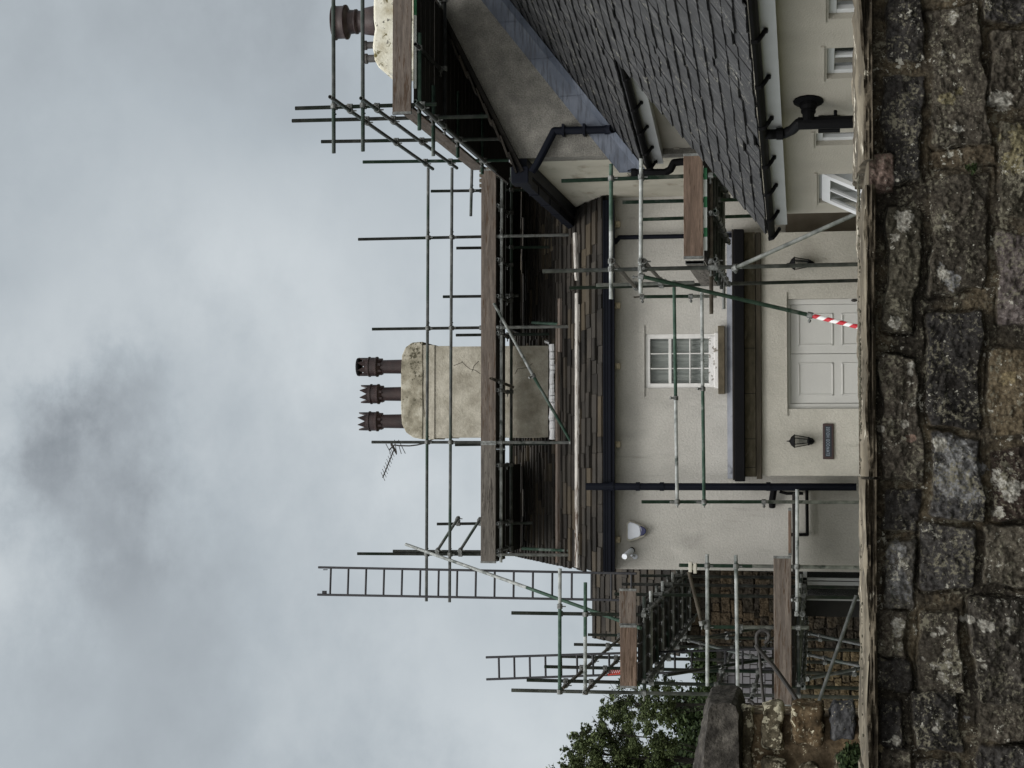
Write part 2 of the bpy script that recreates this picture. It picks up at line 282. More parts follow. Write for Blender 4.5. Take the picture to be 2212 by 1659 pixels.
class MB:
    def __init__(s): s.v = []; s.f = []; s.t = []; s.mi = []; s.cm = 0
    def add(s, vs, fs, tint=None):
        b = len(s.v); s.v += [tuple(v) for v in vs]
        t = random.random() if tint is None else tint
        for f in fs: s.f.append([b + i for i in f]); s.t.append(t); s.mi.append(s.cm)
        return s
    def box(s, a, b, tint=None):
        x0, y0, z0 = a; x1, y1, z1 = b
        return s.add([(x0, y0, z0), (x1, y0, z0), (x1, y1, z0), (x0, y1, z0), (x0, y0, z1), (x1, y0, z1), (x1, y1, z1), (x0, y1, z1)],
                     [(0, 3, 2, 1), (4, 5, 6, 7), (0, 1, 5, 4), (1, 2, 6, 5), (2, 3, 7, 6), (3, 0, 4, 7)], tint)
    def obox(s, o, a, b, c, tint=None):       # o corner, three edge vectors
        o, a, b, c = map(Vector, (o, a, b, c))
        P = [o, o + a, o + a + b, o + b]; P += [p + c for p in P]
        fs = [(0, 3, 2, 1), (4, 5, 6, 7), (0, 1, 5, 4), (1, 2, 6, 5), (2, 3, 7, 6), (3, 0, 4, 7)]
        if a.cross(b).dot(c) < 0: fs = [f[::-1] for f in fs]
        return s.add(P, fs, tint)
    def prism(s, poly, ext, tint=None):
        n = len(poly); e = Vector(ext); P = [Vector(p) for p in poly]
        vs = P + [p + e for p in P]
        fs = [list(range(n))[::-1], list(range(n, 2 * n))] + [(i, (i + 1) % n, n + (i + 1) % n, n + i) for i in range(n)]
        nn = Vector((0, 0, 0))
        for i in range(n): nn += P[i].cross(P[(i + 1) % n])
        if nn.dot(e) < 0: fs = [f[::-1] for f in fs]
        return s.add(vs, fs, tint)
    def tube(s, p, q, r, n=10, r2=None, cap=True, hollow=False):
        p, q = Vector(p), Vector(q); d = (q - p).normalized()
        u = d.orthogonal().normalized(); v = d.cross(u); r2 = r if r2 is None else r2
        vs = []
        for (c, rr) in ((p, r), (q, r2)):
            for i in range(n):
                a = 2 * math.pi * i / n; vs.append(c + (u * math.cos(a) + v * math.sin(a)) * rr)
        fs = [(i, (i + 1) % n, n + (i + 1) % n, n + i) for i in range(n)]
        if hollow:      # an open tube end: wall ring and a dark bore
            for (c, rr, dd) in ((p, r, d), (q, r2, -d)):
                k = len(vs)
                for (off, f) in ((0, .80), (.25, .80)):
                    for i in range(n):
                        a = 2 * math.pi * i / n; vs.append(c + dd * off * min(1, (q - p).length * .3 / .25) + (u * math.cos(a) + v * math.sin(a)) * rr * f)
                base = 0 if c is p else n
                for i in range(n):
                    j = (i + 1) % n
                    fs.append((base + i, base + j, k + j, k + i)); fs.append((k + i, k + j, k + n + j, k + n + i))
        elif cap: fs += [tuple(range(n))[::-1], tuple(range(n, 2 * n))]
        return s.add(vs, fs)
    def path(s, pts, r, n=8):
        pts = [Vector(p) for p in pts]
        for i in range(len(pts) - 1):
            s.tube(pts[i], pts[i + 1], r, n)
            if i: s.ball(pts[i], r * 1.0, n)
        return s
    def ball(s, c, r, n=8, sz=1.0):
        c = Vector(c); vs = []; fs = []; m_ = max(4, n // 2 + 1)
        for j in range(m_ + 1):
            th = math.pi * j / m_
            for i in range(n):
                a = 2 * math.pi * i / n
                vs.append(c + Vector((math.sin(th) * math.cos(a) * r, math.sin(th) * math.sin(a) * r, math.cos(th) * r * sz)))
        for j in range(m_):
            for i in range(n):
                k = (i + 1) % n; fs.append((j * n + i, (j + 1) * n + i, (j + 1) * n + k, j * n + k))
        return s.add(vs, fs)
    def lathe(s, c, prof, n=20, axis=None):
        c = Vector(c); vs = []; fs = []
        for (r, h) in prof:
            for i in range(n):
                a = 2 * math.pi * i / n; vs.append(c + Vector((r * math.cos(a), r * math.sin(a), h)))
        for j in range(len(prof) - 1):
            for i in range(n):
                k = (i + 1) % n; fs.append((j * n + i, j * n + k, (j + 1) * n + k, (j + 1) * n + i))
        return s.add(vs, fs)
    def mesh(s, name):
        me = bpy.data.meshes.new(name); me.from_pydata(s.v, [], s.f); me.validate(clean_customdata=False)
        if len(me.polygons) == len(s.t):
            at = me.attributes.new('tint', 'FLOAT', 'FACE'); at.data.foreach_set('value', s.t)
            if max(s.mi, default=0): me.polygons.foreach_set('material_index', s.mi)
        me.update(); return me
    def build(s, name, m, parent=None, smooth=False):
        return link(name, s.mesh(name), m, parent, smooth)

def bevel(o, w, seg=2):
    md = o.modifiers.new('bevel', 'BEVEL'); md.width = w; md.segments = seg; md.limit_method = 'ANGLE'; return o

# a wall in a plane, with rectangular holes and their reveals. O corner, a horizontal unit vector, n outward normal
def wall_mesh(mb, O, a, L, H, holes, n, thick=.3, reveal=.12):
    O, a, n = Vector(O), Vector(a), Vector(n); u = zz
    xs = sorted({0, L} | {v for h in holes for v in (h[0], h[1])}); zs = sorted({0, H} | {v for h in holes for v in (h[2], h[3])})
    P = lambda x, z, d=0: O + a * x + u * z - n * d
    flip = a.cross(u).dot(n) < 0
    def q(pts):
        mb.add(pts if not flip else pts[::-1], [(0, 1, 2, 3)])
    for i in range(len(xs) - 1):
        for j in range(len(zs) - 1):
            cx, cz = (xs[i] + xs[i + 1]) / 2, (zs[j] + zs[j + 1]) / 2
            if any(h[0] < cx < h[1] and h[2] < cz < h[3] for h in holes): continue
            q([P(xs[i], zs[j]), P(xs[i + 1], zs[j]), P(xs[i + 1], zs[j + 1]), P(xs[i], zs[j + 1])])
    for (x0, x1, z0, z1) in holes:
        q([P(x0, z0), P(x0, z0, reveal), P(x1, z0, reveal), P(x1, z0)][::-1])
        q([P(x0, z1), P(x1, z1), P(x1, z1, reveal), P(x0, z1, reveal)][::-1])
        q([P(x0, z0), P(x0, z1), P(x0, z1, reveal), P(x0, z0, reveal)][::-1])
        q([P(x1, z0), P(x1, z0, reveal), P(x1, z1, reveal), P(x1, z1)][::-1])
    # ends, top, back
    q([P(0, 0, thick), P(0, 0), P(0, H), P(0, H, thick)]); q([P(L, 0), P(L, 0, thick), P(L, H, thick), P(L, H)])
    q([P(0, H), P(L, H), P(L, H, thick), P(0, H, thick)])
    if not holes: q([P(L, 0, thick), P(0, 0, thick), P(0, H, thick), P(L, H, thick)])

def slates(mb, O, a, b, n, L, S, gauge, wmin, wmax, th, jit=.012, clip=None, gfun=None, sgap=.003, clipfun=None):
    """courses of slates on the plane O + a*s + b*t, n outward; clipfun(s0,s1,t)->(s0,s1) or None"""
    O, a, b, n = map(Vector, (O, a, b, n)); t = 0; k = 0
    while t < S:
        g = gfun(t) if gfun else gauge
        s = -random.random() * wmax
        while s < L:
            wd = random.uniform(wmin, wmax); s0, s1 = max(s, 0) + sgap, min(s + wd, L) - sgap; s += wd
            if s1 - s0 < .03: continue
            if clipfun:
                c = clipfun(s0, s1, t)
                if c is None: continue
                s0, s1 = c
            t0 = t + random.uniform(-jit, jit); t1 = min(t + g * 1.25, S + .02)
            if sgap < .002 and random.random() < .10: t0 += random.uniform(.02, .06)
            h = th * random.uniform(.75, 1.3); l0 = th * 1.1 + random.uniform(-.3, .3) * th; l1 = .002
            dd = random.uniform(-jit, jit) * .7
            mb.add([O + a * s0 + b * t0 + n * (l0), O + a * s1 + b * (t0 + dd) + n * (l0 + random.uniform(-.2, .2) * th), O + a * s1 + b * t1 + n * l1, O + a * s0 + b * t1 + n * l1,
                    O + a * s0 + b * t0 + n * (l0 + h), O + a * s1 + b * (t0 + dd) + n * (l0 + h), O + a * s1 + b * t1 + n * (l1 + h), O + a * s0 + b * t1 + n * (l1 + h)],
                   [(0, 3, 2, 1), (4, 5, 6, 7), (0, 1, 5, 4), (1, 2, 6, 5), (2, 3, 7, 6), (3, 0, 4, 7)])
        t += g; k += 1

# numpy value noise
_rng = np.random.RandomState(3); _T = _rng.rand(256, 256)
def vnoise(x, y):
    xi = np.floor(x).astype(int); yi = np.floor(y).astype(int); fx = x - xi; fy = y - yi
    fx = fx * fx * (3 - 2 * fx); fy = fy * fy * (3 - 2 * fy)
    g = lambda i, j: _T[i % 256, j % 256]
    return (g(xi, yi) * (1 - fx) + g(xi + 1, yi) * fx) * (1 - fy) + (g(xi, yi + 1) * (1 - fx) + g(xi + 1, yi + 1) * fx) * fy
def fbm(x, y, o=5, r=.55):
    s = 0; a = 1; tt = 0
    for i in range(o):
        s = s + a * vnoise(x * 2 ** i + 17.3 * i, y * 2 ** i + 5.1 * i); tt += a; a *= r
    return s / tt - .5

# ------------------------------------------------------------------ ground
g = MB(); g.add([(-400, -60, 0), (400, -60, 0), (400, 600, 0), (-400, 600, 0)], [(0, 1, 2, 3)])
tag(g.build('ground', M_GRASS), kind='structure')
g = MB(); g.add([(-60, -4, .004), (60, -4, .004), (60, 3.3, .004), (-60, 3.3, .004)], [(0, 1, 2, 3)])
tag(g.build('road', M_PATH), kind='structure')

# ------------------------------------------------------------------ foreground rubble wall
YW = 4.0
LICH = []
def field_mesh(name, xs, zs, stones, Y, back, seed=0., toneset=None, edge=None, relief=.028, mortar_col=(.150, .122, .080), dark=(.040, .035, .028)):
    nx, nz = len(xs), len(zs)
    X, Z = np.meshgrid(xs, zs, indexing='ij')
    wx = X + .040 * fbm(X * 7 + seed, Z * 7 + 3, 5); wz = Z + .034 * fbm(X * 7 + 40 + seed, Z * 7, 5)
    rough = fbm(X * 16 + seed, Z * 16, 6, .62)
    Hh = .004 + .016 * fbm(X * 6 + 9, Z * 6 + seed, 5) - .006 * np.abs(fbm(X * 25, Z * 25, 3)); C = np.zeros((nx, nz, 3)); 
    mc = np.array(mortar_col); dk = np.array(dark)
    f = (np.clip(fbm(X * 7 + 70, Z * 7, 5) * 4.0 + .62 + .34 * X, 0, 1) * np.clip(fbm(X * 30, Z * 30, 4) * 3 + .75, .25, 1))[..., None]
    C[:] = mc * f + dk * (1 - f)
    XF, ZF, WXF, WZF, RF, HF, CF_ = X, Z, wx, wz, rough, Hh, C
    for (x0, x1, z0, z1, tone, h) in stones:
        i0, i1 = np.searchsorted(xs, [x0 - .06, x1 + .06]); j0, j1 = np.searchsorted(zs, [z0 - .06, z1 + .06])
        if i1 - i0 < 2 or j1 - j0 < 2: continue
        sl_ = (slice(i0, i1), slice(j0, j1)); X, Z, wx, wz, rough, Hh, C = XF[sl_], ZF[sl_], WXF[sl_], WZF[sl_], RF[sl_], HF[sl_], CF_[sl_]
        cx, cz, hx_, hz_ = (x0 + x1) / 2, (z0 + z1) / 2, (x1 - x0) / 2, (z1 - z0) / 2
        r = min(hx_, hz_) * .16
        # a slightly skewed quadrilateral rather than a rectangle
        k1, k2 = random.uniform(-.10, .10), random.uniform(-.07, .07)
        qx = np.abs(wx - cx + k1 * (wz - cz)) - (hx_ - r); qz = np.abs(wz - cz + k2 * (wx - cx)) - (hz_ - r)
        d = np.hypot(np.maximum(qx, 0), np.maximum(qz, 0)) + np.minimum(np.maximum(qx, qz), 0) - r
        d = d + .022 * fbm(X * 16 + cx * 7, Z * 16, 5)
        e = np.clip(-d / .006, 0, 1); e = e * e * (3 - 2 * e)
        dome = np.clip(-d / (min(hx_, hz_)), 0, 1) ** .6
        tx, tz = random.uniform(-1, 1), random.uniform(-1, 1)
        ledge = np.round(fbm(X * 5 + cx * 3, Z * 9 + cz, 3) * 9) / 9          # broken bedding planes
        hh = h * (.56 + .05 * dome) + relief * 1.7 * rough * (.6 + .5 * dome) + .010 * np.abs(fbm(X * 30 + cx * 5, Z * 30, 4)) + .030 * ledge + .012 * (tx * (X - cx) / hx_ + tz * (Z - cz) / hz_) + .012 * fbm(X * 60 + cx, Z * 60, 4)
        gap = np.exp(-((d - .002) / .0030) ** 2) * .013 * np.clip(fbm(X * 11 + cx, Z * 11, 3) * 4 + .5, 0, 1)
        Hn = np.where(e > 0, np.maximum(Hh, 0) * (1 - e) + (Hh * .3 + hh) * e, Hh) - gap * (d > -.004)
        col = np.array(tone) * (1 + 1.3 * fbm(X * 8 + cx * 9, Z * 8 + cz * 5, 5)[..., None])
        HF[sl_] = Hn; CF_[sl_] = C * (1 - e[..., None]) + col * e[..., None]
    X, Z, Hh, C = XF, ZF, HF, CF_
    Hh += .010 * fbm(X * 28 + 5, Z * 28, 5) + .004 * fbm(X * 90, Z * 90, 2)
    for (lx, lz, lr, lc, dens_) in LICH:              # individual lichen colonies
        i0, i1 = np.searchsorted(xs, [lx - lr * 1.6, lx + lr * 1.6]); j0, j1 = np.searchsorted(zs, [lz - lr * 1.6, lz + lr * 1.6])
        if i1 - i0 < 2 or j1 - j0 < 2: continue
        sl_ = (slice(i0, i1), slice(j0, j1)); a, b = X[sl_], Z[sl_]
        mk = (np.hypot(a - lx, b - lz) / lr + 1.8 * fbm(a * 40 + lx * 9, b * 40, 4) + (1 - dens_) * 2.2 * np.abs(fbm(a * 120, b * 120 + lx, 3))) < .85
        C[sl_][mk] = np.array(lc) * (1 + .5 * fbm(a[mk] * 90, b[mk] * 90, 2)[..., None])
    Hh = Hh + .003 * fbm(X * 120, Z * 120, 2)
    yy = Y - Hh
    Xe = X.copy()
    if edge is not None:
        ee = edge(zs)                                   # right-hand end follows the stones
        Xe = X + (ee[None, :]) * np.clip((X - (xs[-1] - .12)) / .12, 0, 1)
    V = np.stack([Xe, yy, Z], -1).reshape(-1, 3)
    idx = np.arange(nx * nz).reshape(nx, nz)
    F = np.stack([idx[:-1, :-1], idx[1:, :-1], idx[1:, 1:], idx[:-1, 1:]], -1).reshape(-1, 4)
    verts = V.tolist(); faces = F.tolist(); cols = C.reshape(-1, 3)
    # body behind
    base = len(verts)
    def strip(ids, dy):
        k = len(verts); nonlocal cols
        for i in ids: v = verts[i]; verts.append([v[0], Y + dy, v[2]])
        cols = np.vstack([cols, cols[ids]])
        for j in range(len(ids) - 1): faces.append([ids[j], ids[j + 1], k + j + 1, k + j])
    strip(list(idx[-1, :]), back); strip(list(idx[0, ::-1]), back); strip(list(idx[::-1, -1]), back)
    me = bpy.data.meshes.new(name); me.from_pydata(verts, [], faces)
    at = me.color_attributes.new('Col', 'FLOAT_COLOR', 'POINT')
    cc = np.clip(np.hstack([cols, np.ones((len(cols), 1))]), 0.008, 1); at.data.foreach_set('color', cc.ravel())
    me.update(); me.polygons.foreach_set('use_smooth', [True] * len(me.polygons))
    return me
DG = (.052, .050, .050); GB = (.085, .075, .060); OC = (.145, .115, .072); PK = (.24, .175, .15); PKG = (.165, .142, .138); RB = (.055, .038, .032); LG = (.15, .145, .135); BK = (.034, .033, .034)
SP = [(1921, -12, 1995, 141, DG, .030), (1913, 173, 1994, 396, DG, .032), (2016, 18, 2127, 319, GB, .045), (2132, -22, 2235, 48, DG, .02), (2142, 73, 2240, 229, GB, .035),
      (2160, 264, 2240, 467, (.11, .10, .075), .035), (2018, 326, 2148, 362, (.15, .12, .08), .012), (1884, 346, 1934, 412, PK, .032), (2014, 389, 2127, 630, GB, .04), (1913, 454, 1980, 713, (.10, .092, .07), .042),
      (2160, 502, 2240, 696, PKG, .03), (2011, 675, 2120, 919, BK, .035), (1903, 776, 1983, 1040, (.10, .088, .072), .040), (2145, 748, 2240, 931, OC, .035),
      (2009, 941, 2122, 1117, (.085, .085, .088), .045), (2142, 964, 2240, 1115, RB, .03), (1916, 1059, 1978, 1140, DG, .03), (1913, 1170, 1971, 1307, LG, .028),
      (1991, 1134, 2105, 1270, (.07, .068, .068), .035), (2125, 1134, 2240, 1267, (.12, .108, .085), .04), (1898, 1325, 1956, 1418, GB, .03), (1989, 1322, 2076, 1486, GB, .035),
      (2104, 1300, 2240, 1516, (.07, .064, .056), .04), (1890, 1424, 1961, 1481, DG, .028), (1973, 1493, 2069, 1611, BK, .035), (1906, 1508, 1946, 1606, BK, .03), (2104, 1523, 2240, 1592, GB, .03),
      (2104, 1611, 2240, 1720, DG, .03), (1898, 1615, 1968, 1720, GB, .03), (1974, 1640, 2068, 1740, DG, .03)]
STN = []
for (ix0, iy0, ix1, iy1, tone, h) in SP:
    p, q = PY(ix0 - 4, iy1 + 5, YW), PY(ix1 + 4, iy0 - 5, YW)
    STN.append((p.x, q.x, q.z, p.z, tone, h))
zt = PY(1891, 830, YW).z; zb = PY(2212, 830, YW).z
xl, xr = PY(2000, 1659, YW).x, PY(2000, 0, YW).x
tones = [DG, GB, GB, BK, OC, LG, RB, (.1, .09, .07)]
z = zb - .045                                      # courses below the frame and beyond its sides
while z > .05:
    hgt = random.uniform(.11, .17); x = -3.4 + random.random() * .2
    while x < 3.4:
        wd = random.uniform(.14, .34); STN.append((x, x + wd, z - hgt, z, random.choice(tones), random.uniform(.025, .042))); x += wd + .025
    z -= hgt + .028
for sgn in (-1, 1):
    z = zt - .02
    while z > zb - .02:
        hgt = random.uniform(.08, .13); x = (xr + .05) if sgn > 0 else (xl - .05)
        while abs(x) < 3.4:
            wd = random.uniform(.12, .28); a, b = (x, x + wd) if sgn > 0 else (x - wd, x)
            STN.append((a, b, z - hgt, z, random.choice(tones), random.uniform(.025, .042))); x += sgn * (wd + .02)
        z -= hgt + .025
xs = np.concatenate([np.arange(-3.5, xl - .06, .014), np.arange(xl - .06, xr + .06, .0026), np.arange(xr + .06, 3.5, .014)])
zs = np.concatenate([np.arange(0, zb - .03, .014), np.arange(zb - .03, zt + .012, .0026)])
WL, GL, YLc = (.50, .49, .44), (.26, .265, .27), (.30, .27, .16)
for (ix, iy, r_, c_, dn) in ((1943, 1348, 16, WL, 1), (1938, 1371, 8, WL, 1), (1946, 1396, 8, WL, 1), (2056, 975, 34, GL, .5), (2080, 1010, 40, GL, .55), (2050, 1030, 36, GL, .4), (2085, 1060, 26, GL, .4), (2030, 960, 14, WL, .6), (1940, 1200, 28, GL, .35), (1945, 1260, 30, GL, .35), (1952, 1215, 12, WL, .6),
                           (1954, 470, 16, WL, .7), (1950, 485, 14, WL, .6), (1935, 510, 10, WL, .7), (1936, 692, 15, WL, .8), (1971, 788, 7, WL, 1), (1968, 803, 5, WL, 1), (1925, 912, 6, WL, .8), (1902, 925, 7, WL, .9), (1956, 915, 9, WL, .8), (1992, 1025, 5, WL, 1), (1967, 945, 9, (.30, .21, .17), .7),
                           (2040, 467, 9, WL, .6), (2052, 490, 12, WL, .4), (2060, 35, 12, WL, .5), (2040, 110, 10, WL, .5), (2062, 118, 7, WL, .6), (2050, 210, 14, YLc, .4), (2075, 190, 14, YLc, .4), (2070, 280, 16, WL, .3), (2035, 1362, 12, WL, .6), (2020, 1372, 10, WL, .6), (2045, 1410, 9, WL, .9), (1992, 1425, 9, WL, .6), (2015, 1440, 8, WL, .8),
                           (2030, 1440, 8, WL, .8), (2048, 1435, 7, WL, .9), (2035, 1462, 8, WL, .9), (2042, 1472, 6, WL, .9), (2096, 1338, 7, WL, 1), (2080, 1339, 5, WL, 1), (2125, 1350, 10, WL, .6), (2185, 1345, 12, WL, .6), (2180, 1362, 10, WL, .6), (2140, 1355, 9, WL, .5), (2125, 1440, 9, WL, .4), (2185, 980, 5, WL, 1), (2170, 1040, 26, WL, .12), (2190, 1060, 30, WL, .12), (2160, 1105, 12, WL, .3),
                           (1935, 1602, 8, WL, .8), (1902, 1619, 6, (.48, .42, .28), 1), (2192, 300, 26, YLc, .25), (2190, 350, 30, YLc, .25), (2172, 215, 20, WL, .25), (2148, 212, 12, WL, .3), (2030, 1560, 10, WL, .4), (2020, 1575, 7, WL, .5), (2180, 820, 16, (.26, .21, .12), .5), (2055, 600, 26, GL, .3), (2040, 595, 14, WL, .3), (2090, 1555, 10, GL, .3)):
    p = PY(ix, iy, YW - .03); LICH.append((p.x, p.z, r_ / FPX * YW * 1.15, c_, dn))
gw = thing('garden_wall', 'dark lichen-spotted rubble stone wall with a thin coping, running across the foreground', 'wall', (0, YW, 0))
link('stonework', field_mesh('stonework', xs, zs, STN, YW, .40), M_WALLST, gw)
# coping slabs: rough-edged flags overhanging the face
def coping(x0, x1, ztop, zbot, yf, yb, seed, tilt=0.0):
    nxx = max(8, int((x1 - x0) / .006)); xs_ = np.linspace(x0, x1, nxx)
    prof = []
    for k in range(15): prof.append((yb + (yf - yb) * k / 14, ztop, 0, 1))
    for k in range(1, 9): prof.append((yf, ztop + (zbot - ztop) * k / 8, -1, 0))
    for k in range(1, 6): prof.append((yf + (yb - yf) * .5 * k / 5, zbot, 0, -1))
    prof.append((yb, zbot, 0, -1)); prof.append((yb, ztop, 1, 0))
    M_ = len(prof); V = []
    XX, JJ = np.meshgrid(xs_, np.arange(M_), indexing='ij')
    E1 = fbm(XX * 5 + seed, JJ * .35, 4); E2 = fbm(XX * 40 + seed, JJ * 1.3 + 7., 4); LE = fbm(XX * 2.5 + seed, JJ * 2.9, 2)
    for i, x in enumerate(xs_):
        for j, (y, zq, dy, dz) in enumerate(prof):
            e1 = E1[i, j]; a = .040 * e1 + .016 * E2[i, j]
            yy = y + (a + .014 * LE[i, j]) * dy * (1.6 if dy < 0 else 0)
            zz_ = zq + a * .60 * dz + (.022 * e1 - .004 if j in (13, 14, 15, 16) else 0)
            if j in (14,): zz_ -= .006; yy += .006
            V.append((x, yy, zz_))
    F = []
    for i in range(nxx - 1):
        for j in range(M_ - 1): F.append((i * M_ + j, (i + 1) * M_ + j, (i + 1) * M_ + j + 1, i * M_ + j + 1))
    F.append(tuple(range(M_ - 1))); F.append(tuple((nxx - 1) * M_ + j for j in range(M_ - 1))[::-1])
    me = bpy.data.meshes.new('coping_stone'); me.from_pydata(V, [], F); me.update()
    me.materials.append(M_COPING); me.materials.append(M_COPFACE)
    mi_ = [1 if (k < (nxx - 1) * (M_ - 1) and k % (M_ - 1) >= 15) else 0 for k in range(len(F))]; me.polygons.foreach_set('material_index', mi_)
    me.polygons.foreach_set('use_smooth', [True] * len(me.polygons)); me.set_sharp_from_angle(angle=R(38)); return me
zc = PY(1861, 830, YW - .05).z
def cx_(iy): return PY(1870, iy, YW - .05).x
spans = [(cx_(345), cx_(-30), zc + .002, zt + .004, 1), (cx_(1030), cx_(400), zc - .004, zt + .000, 2), (cx_(1700), cx_(1036), zc - .004, zt + .002, 3)]
for (a, b, zt_, zb_, sd_) in spans:
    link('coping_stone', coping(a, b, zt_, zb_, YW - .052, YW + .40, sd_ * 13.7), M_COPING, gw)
x = cx_(-30) + .01
while x < 3.4:
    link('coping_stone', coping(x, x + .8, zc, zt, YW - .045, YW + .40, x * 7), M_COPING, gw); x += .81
x = cx_(1700) - .01
while x > -3.4:
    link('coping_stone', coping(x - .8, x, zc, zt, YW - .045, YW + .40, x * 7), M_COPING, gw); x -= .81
# mortar fillet filling between the slabs at the pink stone, and moss beads along the edge
mb = MB(); p, q = PY(1890, 402, YW), PY(1868, 345, YW); mb.box((p.x, YW - .02, p.z), (q.x, YW + .38, q.z - .004)); bevel(mb.build('mortar_fillet', M_COPING, gw), .008)
mb = MB()
for (a, b, n_, big) in ((372, 470, 60, .006), (480, 1000, 60, .005), (700, 930, 90, .0055), (1040, 1660, 40, .004)):
    for _ in range(n_):
        iy = a + (b - a) * min(1, abs(random.gauss(.5, .22))) + 6 * math.sin(_ * .7); p = PY(random.uniform(1855, 1866), iy, YW - .05 + random.uniform(-.01, .14)); r_ = random.uniform(.3, 1) * big
        c = Vector((p.x, p.y, zc + .002)); mb.ball(c, r_, 6, random.uniform(.3, .7))
mb.build('moss', mat('moss', [(.05, .046, .032), (.10, .095, .065)], 40, .95, .8, 90), gw, True)

# little wall plant and leaves
def leafcloud(mb, pts, size, clump=0):
    for (c, r, n_) in pts:
        cl = []
        if clump:
            for _ in range(max(3, int(clump))):
                d = Vector((random.gauss(0, .5), random.gauss(0, .5), random.gauss(0, .5)))
                if d.length > 1.05: d *= 1.05 / d.length
                cl.append((Vector((c[0] + d.x * r[0], c[1] + d.y * r[1], c[2] + d.z * r[2])), random.uniform(.14, .34) * r[0]))
            for _ in range(n_):
                q, rr = random.choice(cl); p = q + Vector((random.gauss(0, .5), random.gauss(0, .5), random.gauss(0, .42))) * rr
                s = size * random.uniform(.5, 1.3); u = Vector((random.gauss(0, 1), random.gauss(0, 1), random.gauss(0, .6))).normalized(); v = u.cross(Vector((random.gauss(0, 1), random.gauss(0, 1), random.gauss(0, 1)))).normalized()
                mb.add([p - u * s, p + v * s * .55, p + u * s, p - v * s * .55], [(0, 1, 2, 3)])
            continue
        for _ in range(n_):
            while True:
                d = Vector((random.uniform(-1, 1), random.uniform(-1, 1), random.uniform(-1, 1)))
                if d.length <= 1: break
            d = d * (.45 + .55 * random.random()); p = Vector(c) + Vector((d.x * r[0], d.y * r[1], d.z * r[2]))
            s = size * random.uniform(.5, 1.3); u = Vector((random.gauss(0, 1), random.gauss(0, 1), random.gauss(0, .6))).normalized(); v = u.cross(Vector((random.gauss(0, 1), random.gauss(0, 1), random.gauss(0, 1)))).normalized()
            mb.add([p - u * s, p + v * s * .55, p + u * s, p - v * s * .55], [(0, 1, 2, 3)])
pl = thing('wall_plant', 'small feathery green plant growing where the side wall meets the foreground coping', 'plant', PY(1862, 1632, 5.2))
mb = MB(); leafcloud(mb, [(PY(1843, 1636, 5.2), (.055, .05, .045), 700), (PY(1828, 1646, 5.2), (.04, .04, .03), 350), (PY(1860, 1640, 5.2), (.05, .05, .05), 500)], .009); mb.build('foliage', M_LEAFD, pl)
mb = MB()
for k in range(9):
    p = PY(1862, 1632 + random.uniform(-6, 6), 5.2); mb.tube(p - Vector((0, 0, .12)), PY(random.uniform(1815, 1845), 1636 + random.uniform(-22, 22), 5.2), .0015, 5)
mb.build('stem', M_BARK, pl)
pl = thing('wall_tuft', 'tiny green tuft growing from a mortar joint in the foreground wall', 'plant', PY(2105, 362, YW - .02))
mb = MB(); leafcloud(mb, [(PY(2103, 364, YW - .03), (.016, .01, .010), 160), (PY(2090, 362, YW - .03), (.01, .01, .008), 60)], .004); mb.build('foliage', M_LEAFD, pl)

# ------------------------------------------------------------------ side wall with capstone
YS = 6.0
sw = thing('side_wall', 'ochre rubble stone wall end topped by a rough grey capstone, behind the foreground wall', 'wall', (PY(1700, 1660, YS).x, YS, 0))
SP2 = []
st2 = []
for (ix0, iy0, ix1, iy1, tone, h) in SP2:
    p, q = PY(ix0, iy1, YS), PY(ix1, iy0, YS); st2.append((p.x, q.x, q.z, p.z, tone, h))
xe = PY(1700, 1544, YS).x; zt2 = PY(1598, 1560, YS).z; x0 = PY(1700, 1700, YS).x
x = x0 - .02
while x > -3.9:
    wd = random.uniform(.14, .3); z = zt2 - .03
    while z > .2:
        hg = random.uniform(.09, .14); st2.append((x - wd, x, z - hg, z, random.choice([(.2, .15, .09), (.13, .12, .1), (.22, .17, .1)]), .04)); z -= hg + .03
    x -= wd + .03
z = PY(1915, 1600, YS).z
while z > .1:
    x = xe
    while x > x0:
        wd = random.uniform(.12, .2); st2.append((x - wd, x, z - .12, z, random.choice([(.2, .15, .09), (.13, .12, .1)]), .04)); x -= wd + .03
    z -= .15
def edge2(z):
    e = np.zeros_like(z)
    for (a, b, c, d, t_, h) in st2:
        if b > xe - .03: e += .022 * np.clip(1 - np.abs((z - (c + d) / 2) / ((d - c) / 2)) ** 4, 0, 1)
    return e + .012 * fbm(z * 14, z * 0 + 3, 4)
xs = np.concatenate([np.arange(-4.0, x0, .03), np.arange(x0, xe, .006)]); zs = np.concatenate([np.arange(0, 1.3, .03), np.arange(1.3, zt2, .006)])
link('stonework', field_mesh('side_stonework', xs, zs, st2, YS, .20, 11., edge=edge2, mortar_col=(.20, .145, .085), dark=(.11, .085, .055)), M_WALLST2, sw)
